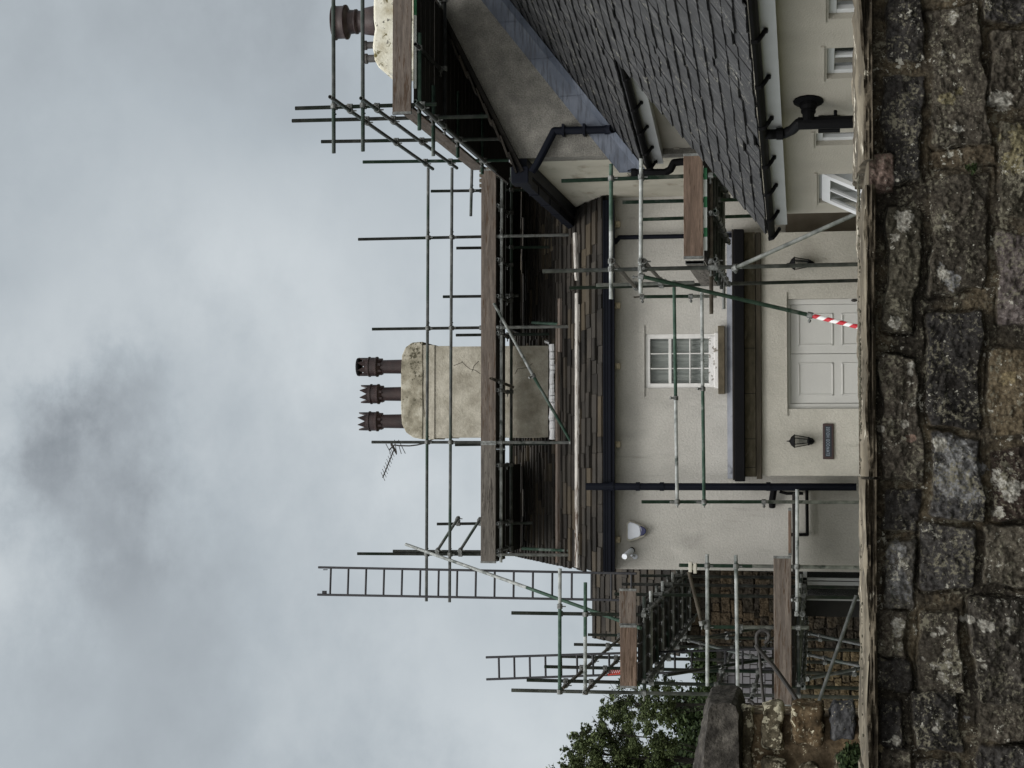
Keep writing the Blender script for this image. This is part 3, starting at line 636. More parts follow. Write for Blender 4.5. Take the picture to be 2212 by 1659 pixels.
# capstone, a rough block with a chamfered upper arris
import bmesh
from mathutils import noise as mn
def roughen(me, sub, amp, seed, minlen=.03, sharp=50):
    bm = bmesh.new(); bm.from_mesh(me); bmesh.ops.remove_doubles(bm, verts=bm.verts, dist=.0005)
    bmesh.ops.triangulate(bm, faces=bm.faces)
    for _ in range(sub):
        es = [e for e in bm.edges if e.calc_length() > minlen]
        if not es: break
        bmesh.ops.subdivide_edges(bm, edges=es, cuts=1); bmesh.ops.triangulate(bm, faces=[f for f in bm.faces if len(f.verts) > 3])
    bmesh.ops.recalc_face_normals(bm, faces=bm.faces); bm.normal_update()
    for v in bm.verts:
        q = v.co + Vector((seed, 0, 0))
        v.co += v.normal * (mn.fractal(q * 22, .75, 2.1, 4) * amp * .5 + mn.noise(q * 7) * amp * .8)
    bm.to_mesh(me); bm.free(); me.update(); me.polygons.foreach_set('use_smooth', [True] * len(me.polygons)); me.set_sharp_from_angle(angle=R(sharp)); return me
A_ = [(1516, 1760), (1520, 1659), (1524, 1600), (1529, 1560), (1533, 1530), (1538, 1522), (1550, 1520), (1566, 1519), (1580, 1520), (1589, 1526), (1595, 1545), (1596, 1620), (1598, 1760)]
B_ = [(1484, 1760), (1496, 1659), (1507, 1600), (1516, 1560), (1523, 1520), (1528, 1514), (1548, 1512), (1566, 1512), (1583, 1513), (1592, 1521), (1600, 1545), (1600, 1620), (1600, 1760)]
la = [PY(a, b, YS - .13) for a, b in A_]; lb_ = [PY(a, b, YS - .13) + Vector((0, .09, 0)) for a, b in B_]; lc = [p + Vector((0, .27, 0)) for p in lb_]; n_ = len(la)
mb = MB(); mb.add(la + lb_ + lc, [list(range(n_)), list(range(2 * n_, 3 * n_))[::-1]] + [(i, (i + 1) % n_, n_ + (i + 1) % n_, n_ + i) for i in range(n_)] + [(n_ + i, n_ + (i + 1) % n_, 2 * n_ + (i + 1) % n_, 2 * n_ + i) for i in range(n_)])
link('capstone', roughen(mb.mesh('capstone'), 6, .011, 3.3, .016, 34), M_CAP, sw)
# the stones that stand proud of the wall end
def stoneblock(ix0, iy0, ix1, iy1, yf, yb, seed):
    p, q = PY(ix1, iy1, yf), PY(ix0, iy0, yf); c = Vector(((p.x + q.x) / 2, (yf + yb) / 2, (p.z + q.z) / 2)); h = Vector(((q.x - p.x) / 2, (yb - yf) / 2, (q.z - p.z) / 2))
    bm = bmesh.new(); bmesh.ops.create_cube(bm, size=2); bmesh.ops.subdivide_edges(bm, edges=bm.edges, cuts=22, use_grid_fill=True)
    for v in bm.verts:
        u = v.co.copy(); k = 9.0
        l = (abs(u.x) ** k + abs(u.y) ** k + abs(u.z) ** k) ** (1 / k); u /= l
        v.co = Vector((u.x * h.x, u.y * h.y, u.z * h.z)) + c
    bm.normal_update()
    for v in bm.verts:
        q = v.co + Vector((seed * 3.7, 0, seed))
        d = mn.fractal(q * 17, .8, 2.1, 6) * .012 + mn.noise(q * 8) * .014 - abs(mn.noise(q * 30)) * .006
        v.co += v.normal * d
    me = bpy.data.meshes.new('stone'); bm.to_mesh(me); bm.free(); me.polygons.foreach_set('use_smooth', [True] * len(me.polygons)); return me
def stonemat(n, a, b, c, lich): return mat(n, [a, b, c], 16, .96, 1.0, 70, bdist=.008, spec=.15, detail=11, spots=((.42, .39, .29), 34, lich, .03), spots2=((.30, .27, .20), 80, .90, .06), fine=(90, .65, 1.3))
SM = [stonemat('ochre_stone', (.032, .023, .013), (.075, .052, .029), (.15, .112, .068), .88), stonemat('tan_stone', (.035, .029, .019), (.078, .066, .044), (.15, .13, .092), .84), stonemat('grey_blue_stone', (.028, .028, .03), (.055, .055, .058), (.11, .11, .11), .90)]
for (k, (a, b, c, d), mi, pr) in ((1, (1600, 1519, 1626, 1700), 1, .03), (2, (1645, 1511, 1691, 1622), 1, .07), (3, (1709, 1511, 1778, 1611), 0, .09), (4, (1797, 1508, 1847, 1601), 2, .08), (5, (1650, 1634, 1692, 1700), 1, .06), (6, (1728, 1645, 1766, 1720), 1, .06), (7, (1804, 1620, 1836, 1690), 1, .04), (8, (1860, 1512, 1905, 1640), 1, .07)):
    link('stone', stoneblock(a, b + 12, c, d, YS - pr, YS + .06, k), SM[mi], sw)
# wrought-iron scroll rising behind the wall end
ir = thing('iron_scroll', 'dark wrought-iron scroll with two stays rising behind the side wall end', 'ironwork', PY(1700, 1500, 6.6))
YI = 6.6
def ip(a, b): return PY(a, b, YI)
f5 = lambda x, y: ip(1398.9 + x * .2108, 1179.5 + y * .2108)
mb = MB(); c = [(1200, 1000), (1240, 960), (1250, 915), (1235, 880), (1200, 862), (1160, 868), (1128, 895), (1118, 930), (1122, 1000), (1130, 1040)]
mb.path([f5(*p) for p in c], .0075, 8); mb.build('scroll', M_IRON, ir)
mb = MB(); mb.path([f5(1108, 1010), f5(1140, 1060), f5(1200, 1130), ip(1668, 1435), ip(1690, 1465), ip(1712, 1497), ip(1730, 1525)], .0085, 8); mb.build('stay', M_IRON, ir)
mb = MB(); mb.path([f5(1125, 1020), ip(1641, 1420), ip(1645, 1470), ip(1649, 1512), ip(1655, 1530)], .006, 8); mb.build('stay', M_IRON, ir)
mb = MB(); mb.path([ip(1628, 1521), ip(1624, 1516), ip(1615, 1513)], .006); mb.build('spike', M_IRON, ir)

# ------------------------------------------------------------------ cottage (main house)
YM = 25.5                                   # main front wall
YE = 24.7                                   # ground-floor extension front
zE = PY(1322, 830, YM).z                    # eaves
xL = PY(1320, 1229, YM).x; XT = PX(1330, 340, 1).x
XT = PY(1120, 342, 21.8).x                  # plane of the tall house's side wall
xR = XT
EAVE_T = PY(1118, 342, 21.8).z; _g = PY(944, 0, 21.8); SL_T = (_g.z - EAVE_T) / (_g.x - XT)
house = thing('cottage', 'cream rendered cottage with a brown stone-slate roof and three-pot chimney, between two other houses', 'house', (0, YM, 0))
wx0, wx1 = PY(1470, 838, YM).x, PY(1470, 721, YM).x; wz0, wz1 = PY(1552, 780, YM).z, PY(1394, 780, YM).z
mb = MB(); wall_mesh(mb, (xL, YM, 0), (1, 0, 0), xR - xL, zE, [(wx0 - xL, wx1 - xL, wz0, wz1)], (0, -1, 0), .35, .10)
mb.box((xL, YM + .35, 0), (xL + .35, YM + 8, zE))
mb.build('wall', M_RENDER, house)
# gable infill (left end)
zr = PY(1112, 1000, 29.6).z; yr = 29.6
mb = MB(); mb.prism([(xL + .002, YM + .1, zE), (xL + .002, YM + 8, zE), (xL + .002, yr, zr - .12)], (.3, 0, 0)); mb.build('gable', M_RENDER, house)
# roof: two slopes of stone slates
ye = YM - .28; ze = zE + .06
b = Vector((0, yr - ye, zr - ze)); S = b.length; b.normalize(); nrm = Vector((0, -b.z, b.y))
rf = MB(); rf.cm = 0
rf.add([(xL - .02, ye, ze - .10), (xR, ye, ze - .10), (xR, yr, zr - .10), (xL - .02, yr, zr - .10), (xL - .02, ye, ze - .01), (xR, ye, ze - .01), (xR, yr, zr - .01), (xL - .02, yr, zr - .01)],
       [(0, 3, 2, 1), (4, 5, 6, 7), (0, 1, 5, 4), (1, 2, 6, 5), (2, 3, 7, 6), (3, 0, 4, 7)], .1)
rf.add([(xL - .02, yr, zr), (xR, yr, zr), (xR, yr + (yr - ye), ze), (xL - .02, yr + (yr - ye), ze)], [(0, 1, 2, 3)], .3)
XLIM = 3.4                                   # the roof runs on behind the tall house above its valley
def clipmain(s0, s1, t):
    zt_ = ze + b.z * t; lim = xR - xL + .06 + max(0, (zt_ - EAVE_T) / SL_T)
    if s0 > lim - .05: return None
    return (s0, min(s1, lim))
rf.add([(xR, ye + b.y * (EAVE_T - ze) / b.z, EAVE_T - .02), (xR + (zr - EAVE_T) / SL_T, yr, zr - .02), (xR, yr, zr - .02)], [(0, 1, 2)], .1)
slates(rf, (xL - .08, ye - .02, ze - .01), (1, 0, 0), b, nrm, xR - xL + XLIM, S, .26, .20, .62, .036, .026, gfun=lambda t: .27 - .14 * min(1, t / S), clipfun=clipmain)
for k in range(20):      # ridge stones
    x = xL - .05 + k * (xR - xL) / 14; rf.obox((x, yr - .16, zr - .02), ((xR - xL) / 14 - .01, 0, 0), (0, .16, .07), (0, -.0, .05)); rf.obox((x, yr, zr + .05), ((xR - xL) / 14 - .01, 0, 0), (0, .16, -.07), (0, 0, .05))
rf.build('roof', M_SLATE_STONE, house)
# the other slope's ragged verge is real slates too
# gutter: box-profile navy, front eaves
gy = ye - .06
mb = MB(); zg0, zg1 = PY(1326, 800, gy).z, PY(1303, 800, gy).z
xg0 = PY(1310, 1238, gy).x; xg1 = PY(1310, 432, gy).x
for (z0, z1, y0) in ((zg0, zg0 + .05, gy + .03), (zg0 + .05, zg0 + .10, gy + .008), (zg0 + .10, zg1, gy)):
    mb.box((xg0, y0, z0), (xg1, gy + .15, z1))
mb.box((xg0, gy - .012, zg1 - .02), (xg1, gy + .01, zg1)); mb.build('gutter', M_NAVY, house)
mb = MB(); mb.box((xL - .03, ye + .1, zE - .03), (xR, YM - .004, zE + .05)); mb.build('soffit_board', M_WOODDARK, house)
for iy in (484, 660, 791, 960, 1166):          # stone corbels below the gutter
    p = PY(1332, iy, YM - .1); mb = MB(); mb.box((p.x - .045, YM - .12, p.z - .05), (p.x + .045, YM - .003, p.z + .055)); mb.box((p.x - .028, YM - .14, p.z - .028), (p.x + .028, YM - .118, p.z + .02)); bevel(mb.build('corbel', M_CORBEL, house), .01)
# sash window
def window(parent, O, a, n, W, H, cols, rows, fr=.05, bar=.022, m=M_WHITE, curtain=None, sash=None, depth=.06, name='window', split=None):
    O, a, n = Vector(O), Vector(a), Vector(n)
    f = MB(); B = lambda x0, x1, z0, z1, d0, d1, q=f: q.obox(O + a * x0 + zz * z0 - n * d0, a * (x1 - x0), zz * (z1 - z0), n * (d0 - d1) * 1.0)
    B(0, W, 0, fr, depth, 0); B(0, W, H - fr, H, depth, 0); B(0, fr, fr, H - fr, depth, 0); B(W - fr, W, fr, H - fr, depth, 0)
    rs = rows if isinstance(rows, (list, tuple)) else [fr + (H - 2 * fr) * i / rows for i in range(1, rows)]
    for zc_ in rs: B(fr, W - fr, zc_ - bar / 2, zc_ + bar / 2, depth * .8, .012)
    for i in range(1, cols): xc = fr + (W - 2 * fr) * i / cols; B(xc - bar / 2, xc + bar / 2, fr, H - fr, depth * .8, .014)
    if split: B(fr, W - fr, split - .022, split + .022, depth, .006)
    fo = f.build(name, m, parent); bevel(fo, .004, 1)
    p = MB(); p.obox(O + a * fr + zz * fr - n * (depth * .6), a * (W - 2 * fr), zz * (H - 2 * fr), n * .004); p.build('pane', M_GLASS, fo)
    if curtain:
        c = MB(); k = 40; vs = []
        for i in range(k + 1):
            x = fr * .3 + (W - fr * .6) * i / k; d = .10 + .018 * math.sin(i * 1.9) + .008 * math.sin(i * .7)
            vs += [O + a * x + zz * .02 - n * d, O + a * x + zz * (H - .02) - n * d]
        c.add(vs, [(2 * i, 2 * i + 2, 2 * i + 3, 2 * i + 1) for i in range(k)]); c.build('curtain', curtain, fo, True)
    r = MB(); r.obox(O - n * (depth + .12), a * W, zz * H, n * -.01); r.build('window_backing', M_ROOMDARK, fo)
    return fo
W_, H_ = wx1 - wx0, wz1 - wz0
def zrel(ix): return PY(ix, 780, YM).z - wz0
wf = window(house, (wx0, YM + .02, wz0), (1, 0, 0), (0, -1, 0), W_, H_, 3, [zrel(1490)], .070, .017, M_SASH, M_CURTAIN, split=zrel(1447), depth=.07)
mb = MB(); mb.box((wx0 + .04, YM - .005, wz0 + .02), (wx1 - .04, YM + .03, zrel(1531) + wz0)); mb.box((wx0 - .01, YM - .03, wz0), (wx1 + .01, YM + .02, wz0 + .055)); bevel(mb.build('painted_sill', M_PEEL, wf), .006)
p, q = PY(1566, 851, YM - .07), PY(1551, 704, YM - .07); mb = MB(); mb.box((p.x, YM - .10, p.z), (q.x, YM - .002, q.z)); bevel(mb.build('stone_sill', M_STONE_SILL, house), .008)
p, q = PY(1392.5, 857, YM), PY(1388, 703, YM); mb = MB(); mb.box((p.x, YM - .022, p.z), (q.x, YM - .001, q.z)); mb.build('drip_moulding', M_RENDER, house)
# chimney
YC = 27.6; cx0, cx1 = PY(1050, 945, YC).x, PY(1050, 748, YC).x
ch = MB(); zcb = PY(1200, 850, YC).z
zs_ = lambda ix: PY(ix, 850, YC).z
ch.box((cx0, YC, zcb - .5), (cx1, YC + .75, zs_(972))); co_ = ch.build('chimney', M_CHIM, house)
def sub(mb, name, m, bv=None, seg=3, parent=None):
    o = mb.build(name, m, parent or co_)
    if bv: bevel(o, bv, seg)
    return o
mb = MB(); mb.box((cx0 - .012, YC - .012, zs_(972)), (cx1 + .012, YC + .76, zs_(940))); sub(mb, 'neck_band', M_CHIM, .01)
mb = MB(); mb.box((cx0 - .03, YC - .03, zs_(940)), (cx1 + .03, YC + .78, zs_(913))); sub(mb, 'moulded_band', M_CHIM, .012)
p = [(940, -6), (915, -8), (890, -6), (876, 4), (868, 22), (866, 60), (866, 135), (868, 170), (877, 188), (892, 199), (915, 203), (940, 200)]
mb = MB(); mb.prism([PY(a, 746 + b, YC - .045) - Vector((0, 0, 0)) for a, b in [(q[0] if q[0] < 913 else 913, q[1]) for q in p]], (0, .84, 0)); sub(mb, 'chimney_cap', M_CHIMTOP, .035)
# cracks: thin dark grooves in relief on the face
M_CRACK = mat('crack', [(.035, .03, .024), (.05, .045, .035)], 5, 1)
mb = MB()
for pts in ([(980, 790), (990, 786), (1000, 782)], [(997, 780), (1006, 790), (1015, 797), (1027, 800), (1038, 808)], [(1020, 802), (1024, 790), (1034, 780)], [(960, 900), (957, 918), (965, 925), (975, 940)], [(957, 918), (945, 940), (940, 946)], [(958, 748), (958, 850), (957, 900)], [(916, 800), (914, 840), (917, 900)], [(1112, 808), (1118, 797), (1140, 794), (1150, 785)]):
    for i in range(len(pts) - 1):
        a_, b_2 = PY(*pts[i], YC - .0), PY(*pts[i + 1], YC - .0); off = Vector((0, -.001 if pts[0][0] > 941 else (-.033 if pts[0][0] > 915 else -.047), 0)); mb.tube(a_ + off, b_2 + off, .0042, 5)
    mb.build('crack', M_CRACK, co_); mb = MB()
mb = MB(); rnd = random.Random(5); k = 26
pt = [PP(1193 + rnd.uniform(-.7, .7), 949 - 205 * i / k, Vector((0, ye, ze)) + nrm * .085, nrm) for i in range(k + 1)]
rr_ = [rnd.uniform(.044, .058) for _ in range(k + 1)]
for i in range(k): mb.tube(pt[i], pt[i + 1], rr_[i], 10, rr_[i + 1])
mb.build('mortar_flashing', M_MORTARW, co_)
mb = MB(); mb.obox(PY(1192, 748, YC - .05), (.05, 0, .07), (.06, .1, .02), (0, -.02, .02)); mb.obox(PY(1188, 744, YC - .05), (.03, 0, .09), (.02, .1, .0), (.03, -.02, .0)); mb.build('mortar_lump', M_MORTARW, co_)
def pot(parent, c, r, h, spikes=True, m=M_POT, cowl=False, name='chimney_pot'):
    mb = MB(); R_ = r * 1.34
    mb.lathe(c, [(r * 1.02, -.05), (r, .05), (r * .96, h * .48), (R_ * .95, h * .56), (R_ * 1.08, h * .58), (R_ * 1.08, h * .615), (R_, h * .63), (R_, h * .75), (R_ * 1.08, h * .765), (R_ * 1.08, h * .795), (R_ * .98, h * .81), (R_ * .98, h * .84), (R_ * .75, h * .84), (r * .7, h * .4)], 24)
    if spikes:
        n_ = 8
        for i in range(n_):
            a0, a1, am = 2 * math.pi * i / n_, 2 * math.pi * (i + 1) / n_, 2 * math.pi * (i + .5) / n_; rr = R_ * .98
            A = Vector(c) + Vector((rr * math.cos(a0), rr * math.sin(a0), h * .835)); B = Vector(c) + Vector((rr * math.cos(a1), rr * math.sin(a1), h * .835)); T = Vector(c) + Vector((rr * 1.06 * math.cos(am), rr * 1.06 * math.sin(am), h * 1.03))
            inn = Vector((math.cos(am), math.sin(am), 0)) * -.025
            mb.prism([A, B, T], inn)
        for i in range(n_):
            am = 2 * math.pi * (i + .3) / n_; q = Vector((math.cos(am), math.sin(am), 0)); s_ = q.cross(zz)
            mb.obox(Vector(c) + q * r * .9 - s_ * .02 + zz * h * .47, s_ * .04, q * (r * .3), zz * h * .1)
    o = mb.build(name, m, parent)
    if cowl:
        k = MB(); k.lathe(Vector(c) + zz * (h + .0), [(R_ * .3, .0), (R_ * .95, .0), (R_ * 1.0, .02), (R_ * .95, .05), (.0, .06)], 20)
        for i in range(4): am = math.pi * i / 2 + .4; k.tube(Vector(c) + Vector((math.cos(am) * R_ * .7, math.sin(am) * R_ * .7, h * .8)), Vector(c) + Vector((math.cos(am) * R_ * .8, math.sin(am) * R_ * .8, h + .02)), .008, 6)
        k.build('pot_cowl', M_BLACK, parent)
    return o
for (iy, top, cw) in ((792, 779, True), (851, 784, False), (910, 780, False)):
    p0, p1 = PY(868, iy, YC + .35), PY(top, iy, YC + .35); pot(co_, p0, .118, p1.z - p0.z, cowl=cw)
# downpipe with swan neck (main left)
def pipe(parent, pts, r, name='downpipe', m=M_BLACK, collars=()):
    mb = MB(); mb.path(pts, r, 12)
    for c in collars: c = Vector(c); mb.tube(c - zz * .03, c + zz * .03, r * 1.2, 12)
    return mb.build(name, m, parent, False)
yp = YM - .13
P = lambda ix, iy, Y=yp: PY(ix, iy, Y)
pipe(house, [P(1266, 1051, gy - .06), P(1850, 1052, gy - .06)], .055, m=M_NAVY, collars=[P(1322, 1051, gy - .06), P(1378, 1051, gy - .06), P(1430, 1051, gy - .06), P(1660, 1051, gy - .06)], name='soil_pipe')
pipe(house, [P(1316, 525), P(1328, 524), P(1338, 513), P(1585, 508)], .034, m=M_NAVY, collars=[P(1330, 520)])
# ground floor extension (part of the cottage)
ex0, ex1 = PY(1700, 1027.5, YE).x, PY(1700, 502, YE).x; ezt = PY(1645, 765, YE).z
dx0, dx1 = PY(1760, 883, YE).x, PY(1760, 645, YE).x; dz1 = PY(1699, 765, YE).z
mb = MB(); wall_mesh(mb, (ex0, YE, 0), (1, 0, 0), ex1 - ex0, ezt, [(dx0 - ex0, dx1 - ex0, .02, dz1)], (0, -1, 0), .3, .14)
mb.build('extension_wall', M_RENDER_EXT, house)
mb = MB(); mb.box((ex0, YE + .3, 0), (ex0 + .2, YM - .003, ezt)); mb.build('extension_side', M_RENDER_EXT, house); mb = MB(); mb.box((ex1 - .2, YE + .3, 0), (ex1, YM - .003, ezt)); mb.build('extension_side', M_RENDER_EXT, house)
mb = MB(); p, q = PY(1701, 899, YE), PY(1697.5, 632, YE); mb.box((p.x, YE - .02, p.z), (q.x, YE - .001, q.z)); mb.build('drip_moulding', M_RENDER_EXT, house)
def band(i0, i1, yo, yb, il, ir_, m, name, iym=765):
    Y = YE - yo; p, q = PY(i1, il, Y), PY(i0, ir_, Y); mb = MB(); z0, z1 = PY(i1, iym, Y).z, PY(i0, iym, Y).z
    mb.box((p.x, Y, z0), (q.x, YE + yb, z1)); return bevel(mb.build(name, m, house), .006, 1)
band(1633, 1644.5, .06, .2, 1035, 502, M_STONE_BAND, 'cornice')
band(1608, 1632, .02, .2, 1030, 502, M_STONE_BAND2, 'stone_fascia')
for iy in (560, 655, 752, 850, 948, 1010):
    p, q = PY(1632, iy, YE - .02), PY(1608.5, iy, YE - .02); mb = MB(); mb.box((p.x - .004, YE - .024, p.z), (p.x + .004, YE - .018, q.z)); mb.build('joint', M_BLACK, house)
band(1586, 1607.5, .20, .02, 1040, 495, M_BLACK, 'extension_gutter')
band(1581.5, 1585.5, .14, .6, 1037, 495, M_WOODDARK, 'roof_edge_board')
p, q = PY(1581, 1034, YM - .02), PY(1570.5, 500, YM - .02); mb = MB()
mb.add([(p.x, YM - .004, PY(1570.5, 765, YM).z), (q.x, YM - .004, PY(1570.5, 765, YM).z), (q.x, YM - .05, PY(1581.5, 765, YM - .05).z), (p.x, YM - .05, PY(1581.5, 765, YM - .05).z), (q.x, YE - .13, PY(1583, 765, YE - .13).z), (p.x, YE - .13, PY(1583, 765, YE - .13).z)], [(0, 1, 2, 3)[::-1], (3, 2, 4, 5)[::-1]])
mb.build('lead_roof', M_LEADP, house)
# double door
dr = MB(); y0 = YE + .10; dw = dx1 - dx0
dr.box((dx0, y0 - .03, .02), (dx0 + .075, y0 + .05, dz1)); dr.box((dx1 - .075, y0 - .03, .02), (dx1, y0 + .05, dz1)); dr.box((dx0 + .075, y0 - .03, dz1 - .055), (dx1 - .075, y0 + .05, dz1))
do = dr.build('double_door', M_DOOR, house); bevel(do, .006)
xm = PY(1760, 764, y0).x; zp = lambda ix: PY(ix, 765, y0).z
for (a_, b2) in ((dx0 + .078, xm - .003), (xm + .003, dx1 - .078)):
    lf = MB(); lf.box((a_, y0, .02), (b2, y0 + .04, dz1 - .058)); 
    pw0, pw1 = a_ + (b2 - a_) * .16, b2 - (b2 - a_) * .18
    for (z0, z1) in ((zp(1800), zp(1724)), (zp(1905), zp(1818)), (.25, zp(1925))):
        if z1 - z0 < .1: continue
        fo = .022
        lf.box((pw0, y0 - .012, z0), (pw1, y0, z0 + fo)); lf.box((pw0, y0 - .012, z1 - fo), (pw1, y0, z1)); lf.box((pw0, y0 - .012, z0), (pw0 + fo, y0, z1)); lf.box((pw1 - fo, y0 - .012, z0), (pw1, y0, z1))
    bevel(lf.build('door_leaf', M_DOOR, do), .007, 2)
mb = MB(); mb.ball(PY(1845, 649, y0 - .03), .022, 12, 2.0); mb.build('escutcheon', M_IRON, do, True)
# passage between extension and wing: deep shade on the wall, put in as brown panel
px0, px1 = ex1 + .003, PY(1750, 440, YM - .1).x
mb = MB(); mb.box((px0, YM - .06, 0), (px1, YM - .003, PY(1697, 480, YM).z)); mb.build('passage_shade', M_SHADE_TILE, house)

# wall-hung things
def lantern(loc, label):
    t = thing('wall_lantern', label, 'lamp', loc, 'coach lanterns on the extension wall'); x, y, z_ = loc
    h = PY(1698, 950, YE - .1).z - PY(1759, 950, YE - .1).z
    mb = MB(); mb.lathe((x, y, z_), [(.0, h * .5), (.008, h * .47), (.006, h * .43), (.014, h * .41), (.012, h * .39), (.06, h * .33), (.088, h * .24), (.10, h * .21), (.088, h * .19), (.0, h * .19)], 6); mb.build('lantern_roof', M_BLACK, t)
    mb = MB()
    for k in range(6):
        a = math.pi / 3 * k; mb.tube((x + .086 * math.cos(a), y + .086 * math.sin(a), z_ + h * .2), (x + .052 * math.cos(a), y + .052 * math.sin(a), z_ - h * .27), .006, 6)
    mb.lathe((x, y, z_), [(.0, -h * .26), (.058, -h * .26), (.062, -h * .29), (.045, -h * .37), (.02, -h * .44), (.012, -h * .5), (0, -h * .5)], 6); mb.build('lantern_frame', M_BLACK, t)
    mb = MB(); mb.lathe((x, y, z_), [(.078, h * .19), (.048, -h * .26)], 6); mb.build('lantern_glass', M_GLASS, t)
    mb = MB(); mb.tube((x, YE, z_ - h * .36), (x, y, z_ - h * .36), .014, 8); mb.tube((x, YE, z_ - h * .36), (x, YE - .02, z_ - h * .36), .05, 12); mb.build('bracket', M_BLACK, t)
lantern(PY(1729, 953, YE - .12), 'black coach lantern on the cream wall above the house name sign')
lantern(PY(1729, 569, YE - .12), 'black coach lantern half hidden by a scaffold pole, right of the double door')
p, q = PY(1801, 992, YE), PY(1777, 915, YE)
sg = thing('house_sign', 'dark brown house name sign reading ELMWOOD HOUSE beside the double door', 'sign', ((p.x + q.x) / 2, YE, p.z))
mb = MB(); mb.box((p.x, YE - .028, p.z), (q.x, YE - .002, q.z)); bevel(mb.build('sign_board', M_SIGN, sg), .006)
mb = MB(); mb.box((p.x + .035, YE - .033, p.z + .03), (q.x - .035, YE - .0285, q.z - .03)); mb.build('sign_panel', M_SIGNIN, sg)
fc = bpy.data.curves.new('lettering', 'FONT'); fc.body = 'ELMWOOD HOUSE'; fc.space_character = 1.25; fc.size = .066; fc.align_x = 'CENTER'; fc.align_y = 'CENTER'; fc.extrude = .002; fc.offset = .0006
fo = bpy.data.objects.new('tmp', fc); COL.objects.link(fo); bpy.context.view_layer.update()
me = bpy.data.meshes.new_from_object(fo); bpy.data.objects.remove(fo)
wd = max(v.co.x for v in me.vertices) - min(v.co.x for v in me.vertices); k = (q.x - p.x - .10) / wd
me.transform(Matrix.Translation(((p.x + q.x) / 2, YE - .036, (p.z + q.z) / 2)) @ Matrix.Rotation(R(90), 4, 'X') @ Matrix.Diagonal((k, 1.0, 1, 1)))
me.materials.clear(); link('lettering', me, M_LETTER, sg)
# alarm box
al = thing('alarm_box', 'white bell-shaped burglar alarm box with a blue base, high on the cottage wall', 'alarm', PY(1375, 1146, YM))
f4 = lambda x, y, Y=YM: PY(1042.3 + x * .1984, 1014.9 + y * .1984, Y)
o1 = [(1570, 580), (1605, 548), (1680, 575), (1760, 610), (1792, 640), (1790, 690), (1760, 725), (1690, 755), (1600, 782), (1570, 760)]
mb = MB(); mb.prism([f4(*c) for c in o1], (0, -.075, 0)); bevel(mb.build('alarm_case', M_BOXF, al), .012)
o2 = [(1582, 590), (1610, 565), (1680, 590), (1708, 606), (1722, 640), (1726, 700), (1712, 726), (1610, 762), (1582, 748)]
mb = MB(); mb.prism([f4(*c, YM - .076) for c in o2], (0, -.03, 0)); bevel(mb.build('alarm_cover', M_BOXW, al), .014)
o3 = [(1712, 605), (1762, 625), (1782, 648), (1780, 685), (1758, 708), (1718, 722), (1728, 660)]
mb = MB(); mb.prism([f4(*c, YM - .076) for c in o3], (0, -.028, 0)); bevel(mb.build('strobe_lens', M_BLUE, al), .01)
# camera
cc = thing('security_camera', 'silver bullet security camera under the left end of the cottage gutter', 'camera', PY(1372, 1205, YM))
mb = MB(); A, B = f4(1545, 945, YM - .34), f4(1622, 880, YM - .10); mb.tube(A, B, .042, 16); mb.build('camera_body', M_BOXW, cc, False)
mb = MB(); mb.tube(B, B + (B - A).normalized() * .03, .046, 16); mb.build('camera_back', M_BLACK, cc)
mb = MB(); mb.tube(f4(1620, 935, YM - .12), f4(1660, 945, YM), .014, 8); mb.tube(f4(1660, 945, YM - .02), f4(1660, 945, YM), .04, 12); mb.ball(f4(1625, 925, YM - .13), .024, 10); mb.build('mount', M_BOXW, cc)
# small waste pipes at lower left
wp = MB(); yy_ = YM - .06
wp.path([PY(1722 - 19, 1155, yy_), PY(1730, 1155, yy_), PY(1744, 1155, yy_), PY(1743, 1075, yy_), PY(1743, 1056, yy_)], .024, 8); wp.build('waste_pipe', M_BLACK, house)
wp = MB(); wp.path([PY(1672, 1056, yy_ - .05), PY(1668, 1080, yy_ - .05), PY(1668, 1095, yy_)], .05, 10); wp.path([PY(1684, 1062, yy_), PY(1700, 1066, yy_), PY(1735, 1066, yy_)], .022, 8); wp.build('soil_branch', M_BLACK, house)

# aerial
ae = thing('tv_aerial', 'dark television aerial on a bent mast beside the chimney', 'aerial', PY(916, 946, YC + .2))
YA = YC + .3; f7 = lambda x, y: PY(713.2 + x * .248, 713.2 + y * .248, YA)
mb = MB(); mb.path([f7(900, 948), f7(820, 985), f7(760, 1000), f7(690, 1008), f7(600, 1006), f7(560, 1000), f7(515, 1042)], .012, 7); mb.build('mast', M_IRON, ae)
mb = MB(); mb.tube(f7(458, 1285), f7(560, 1030), .011, 7); mb.build('boom', M_IRON, ae)
mb = MB()
for k in range(9):
    t_ = k / 8; c = f7(460 + 95 * t_, 1275 - 235 * t_); d = (f7(470, 1315) - f7(435, 1240)) * .5 * (1 - .15 * t_); mb.tube(c - d, c + d, .0045, 5)
mb.tube(f7(560, 955), f7(580, 1075), .006, 6); mb.tube(f7(595, 955), f7(655, 1075), .006, 6); mb.tube(f7(485, 990), f7(530, 1075), .006, 6); mb.tube(f7(600, 1010), f7(620, 1078), .006, 6)
mb.obox(f7(525, 1000), (.06, 0, 0), (0, .05, 0), f7(575, 1085) - f7(525, 1000)); mb.build('elements', M_IRON, ae)

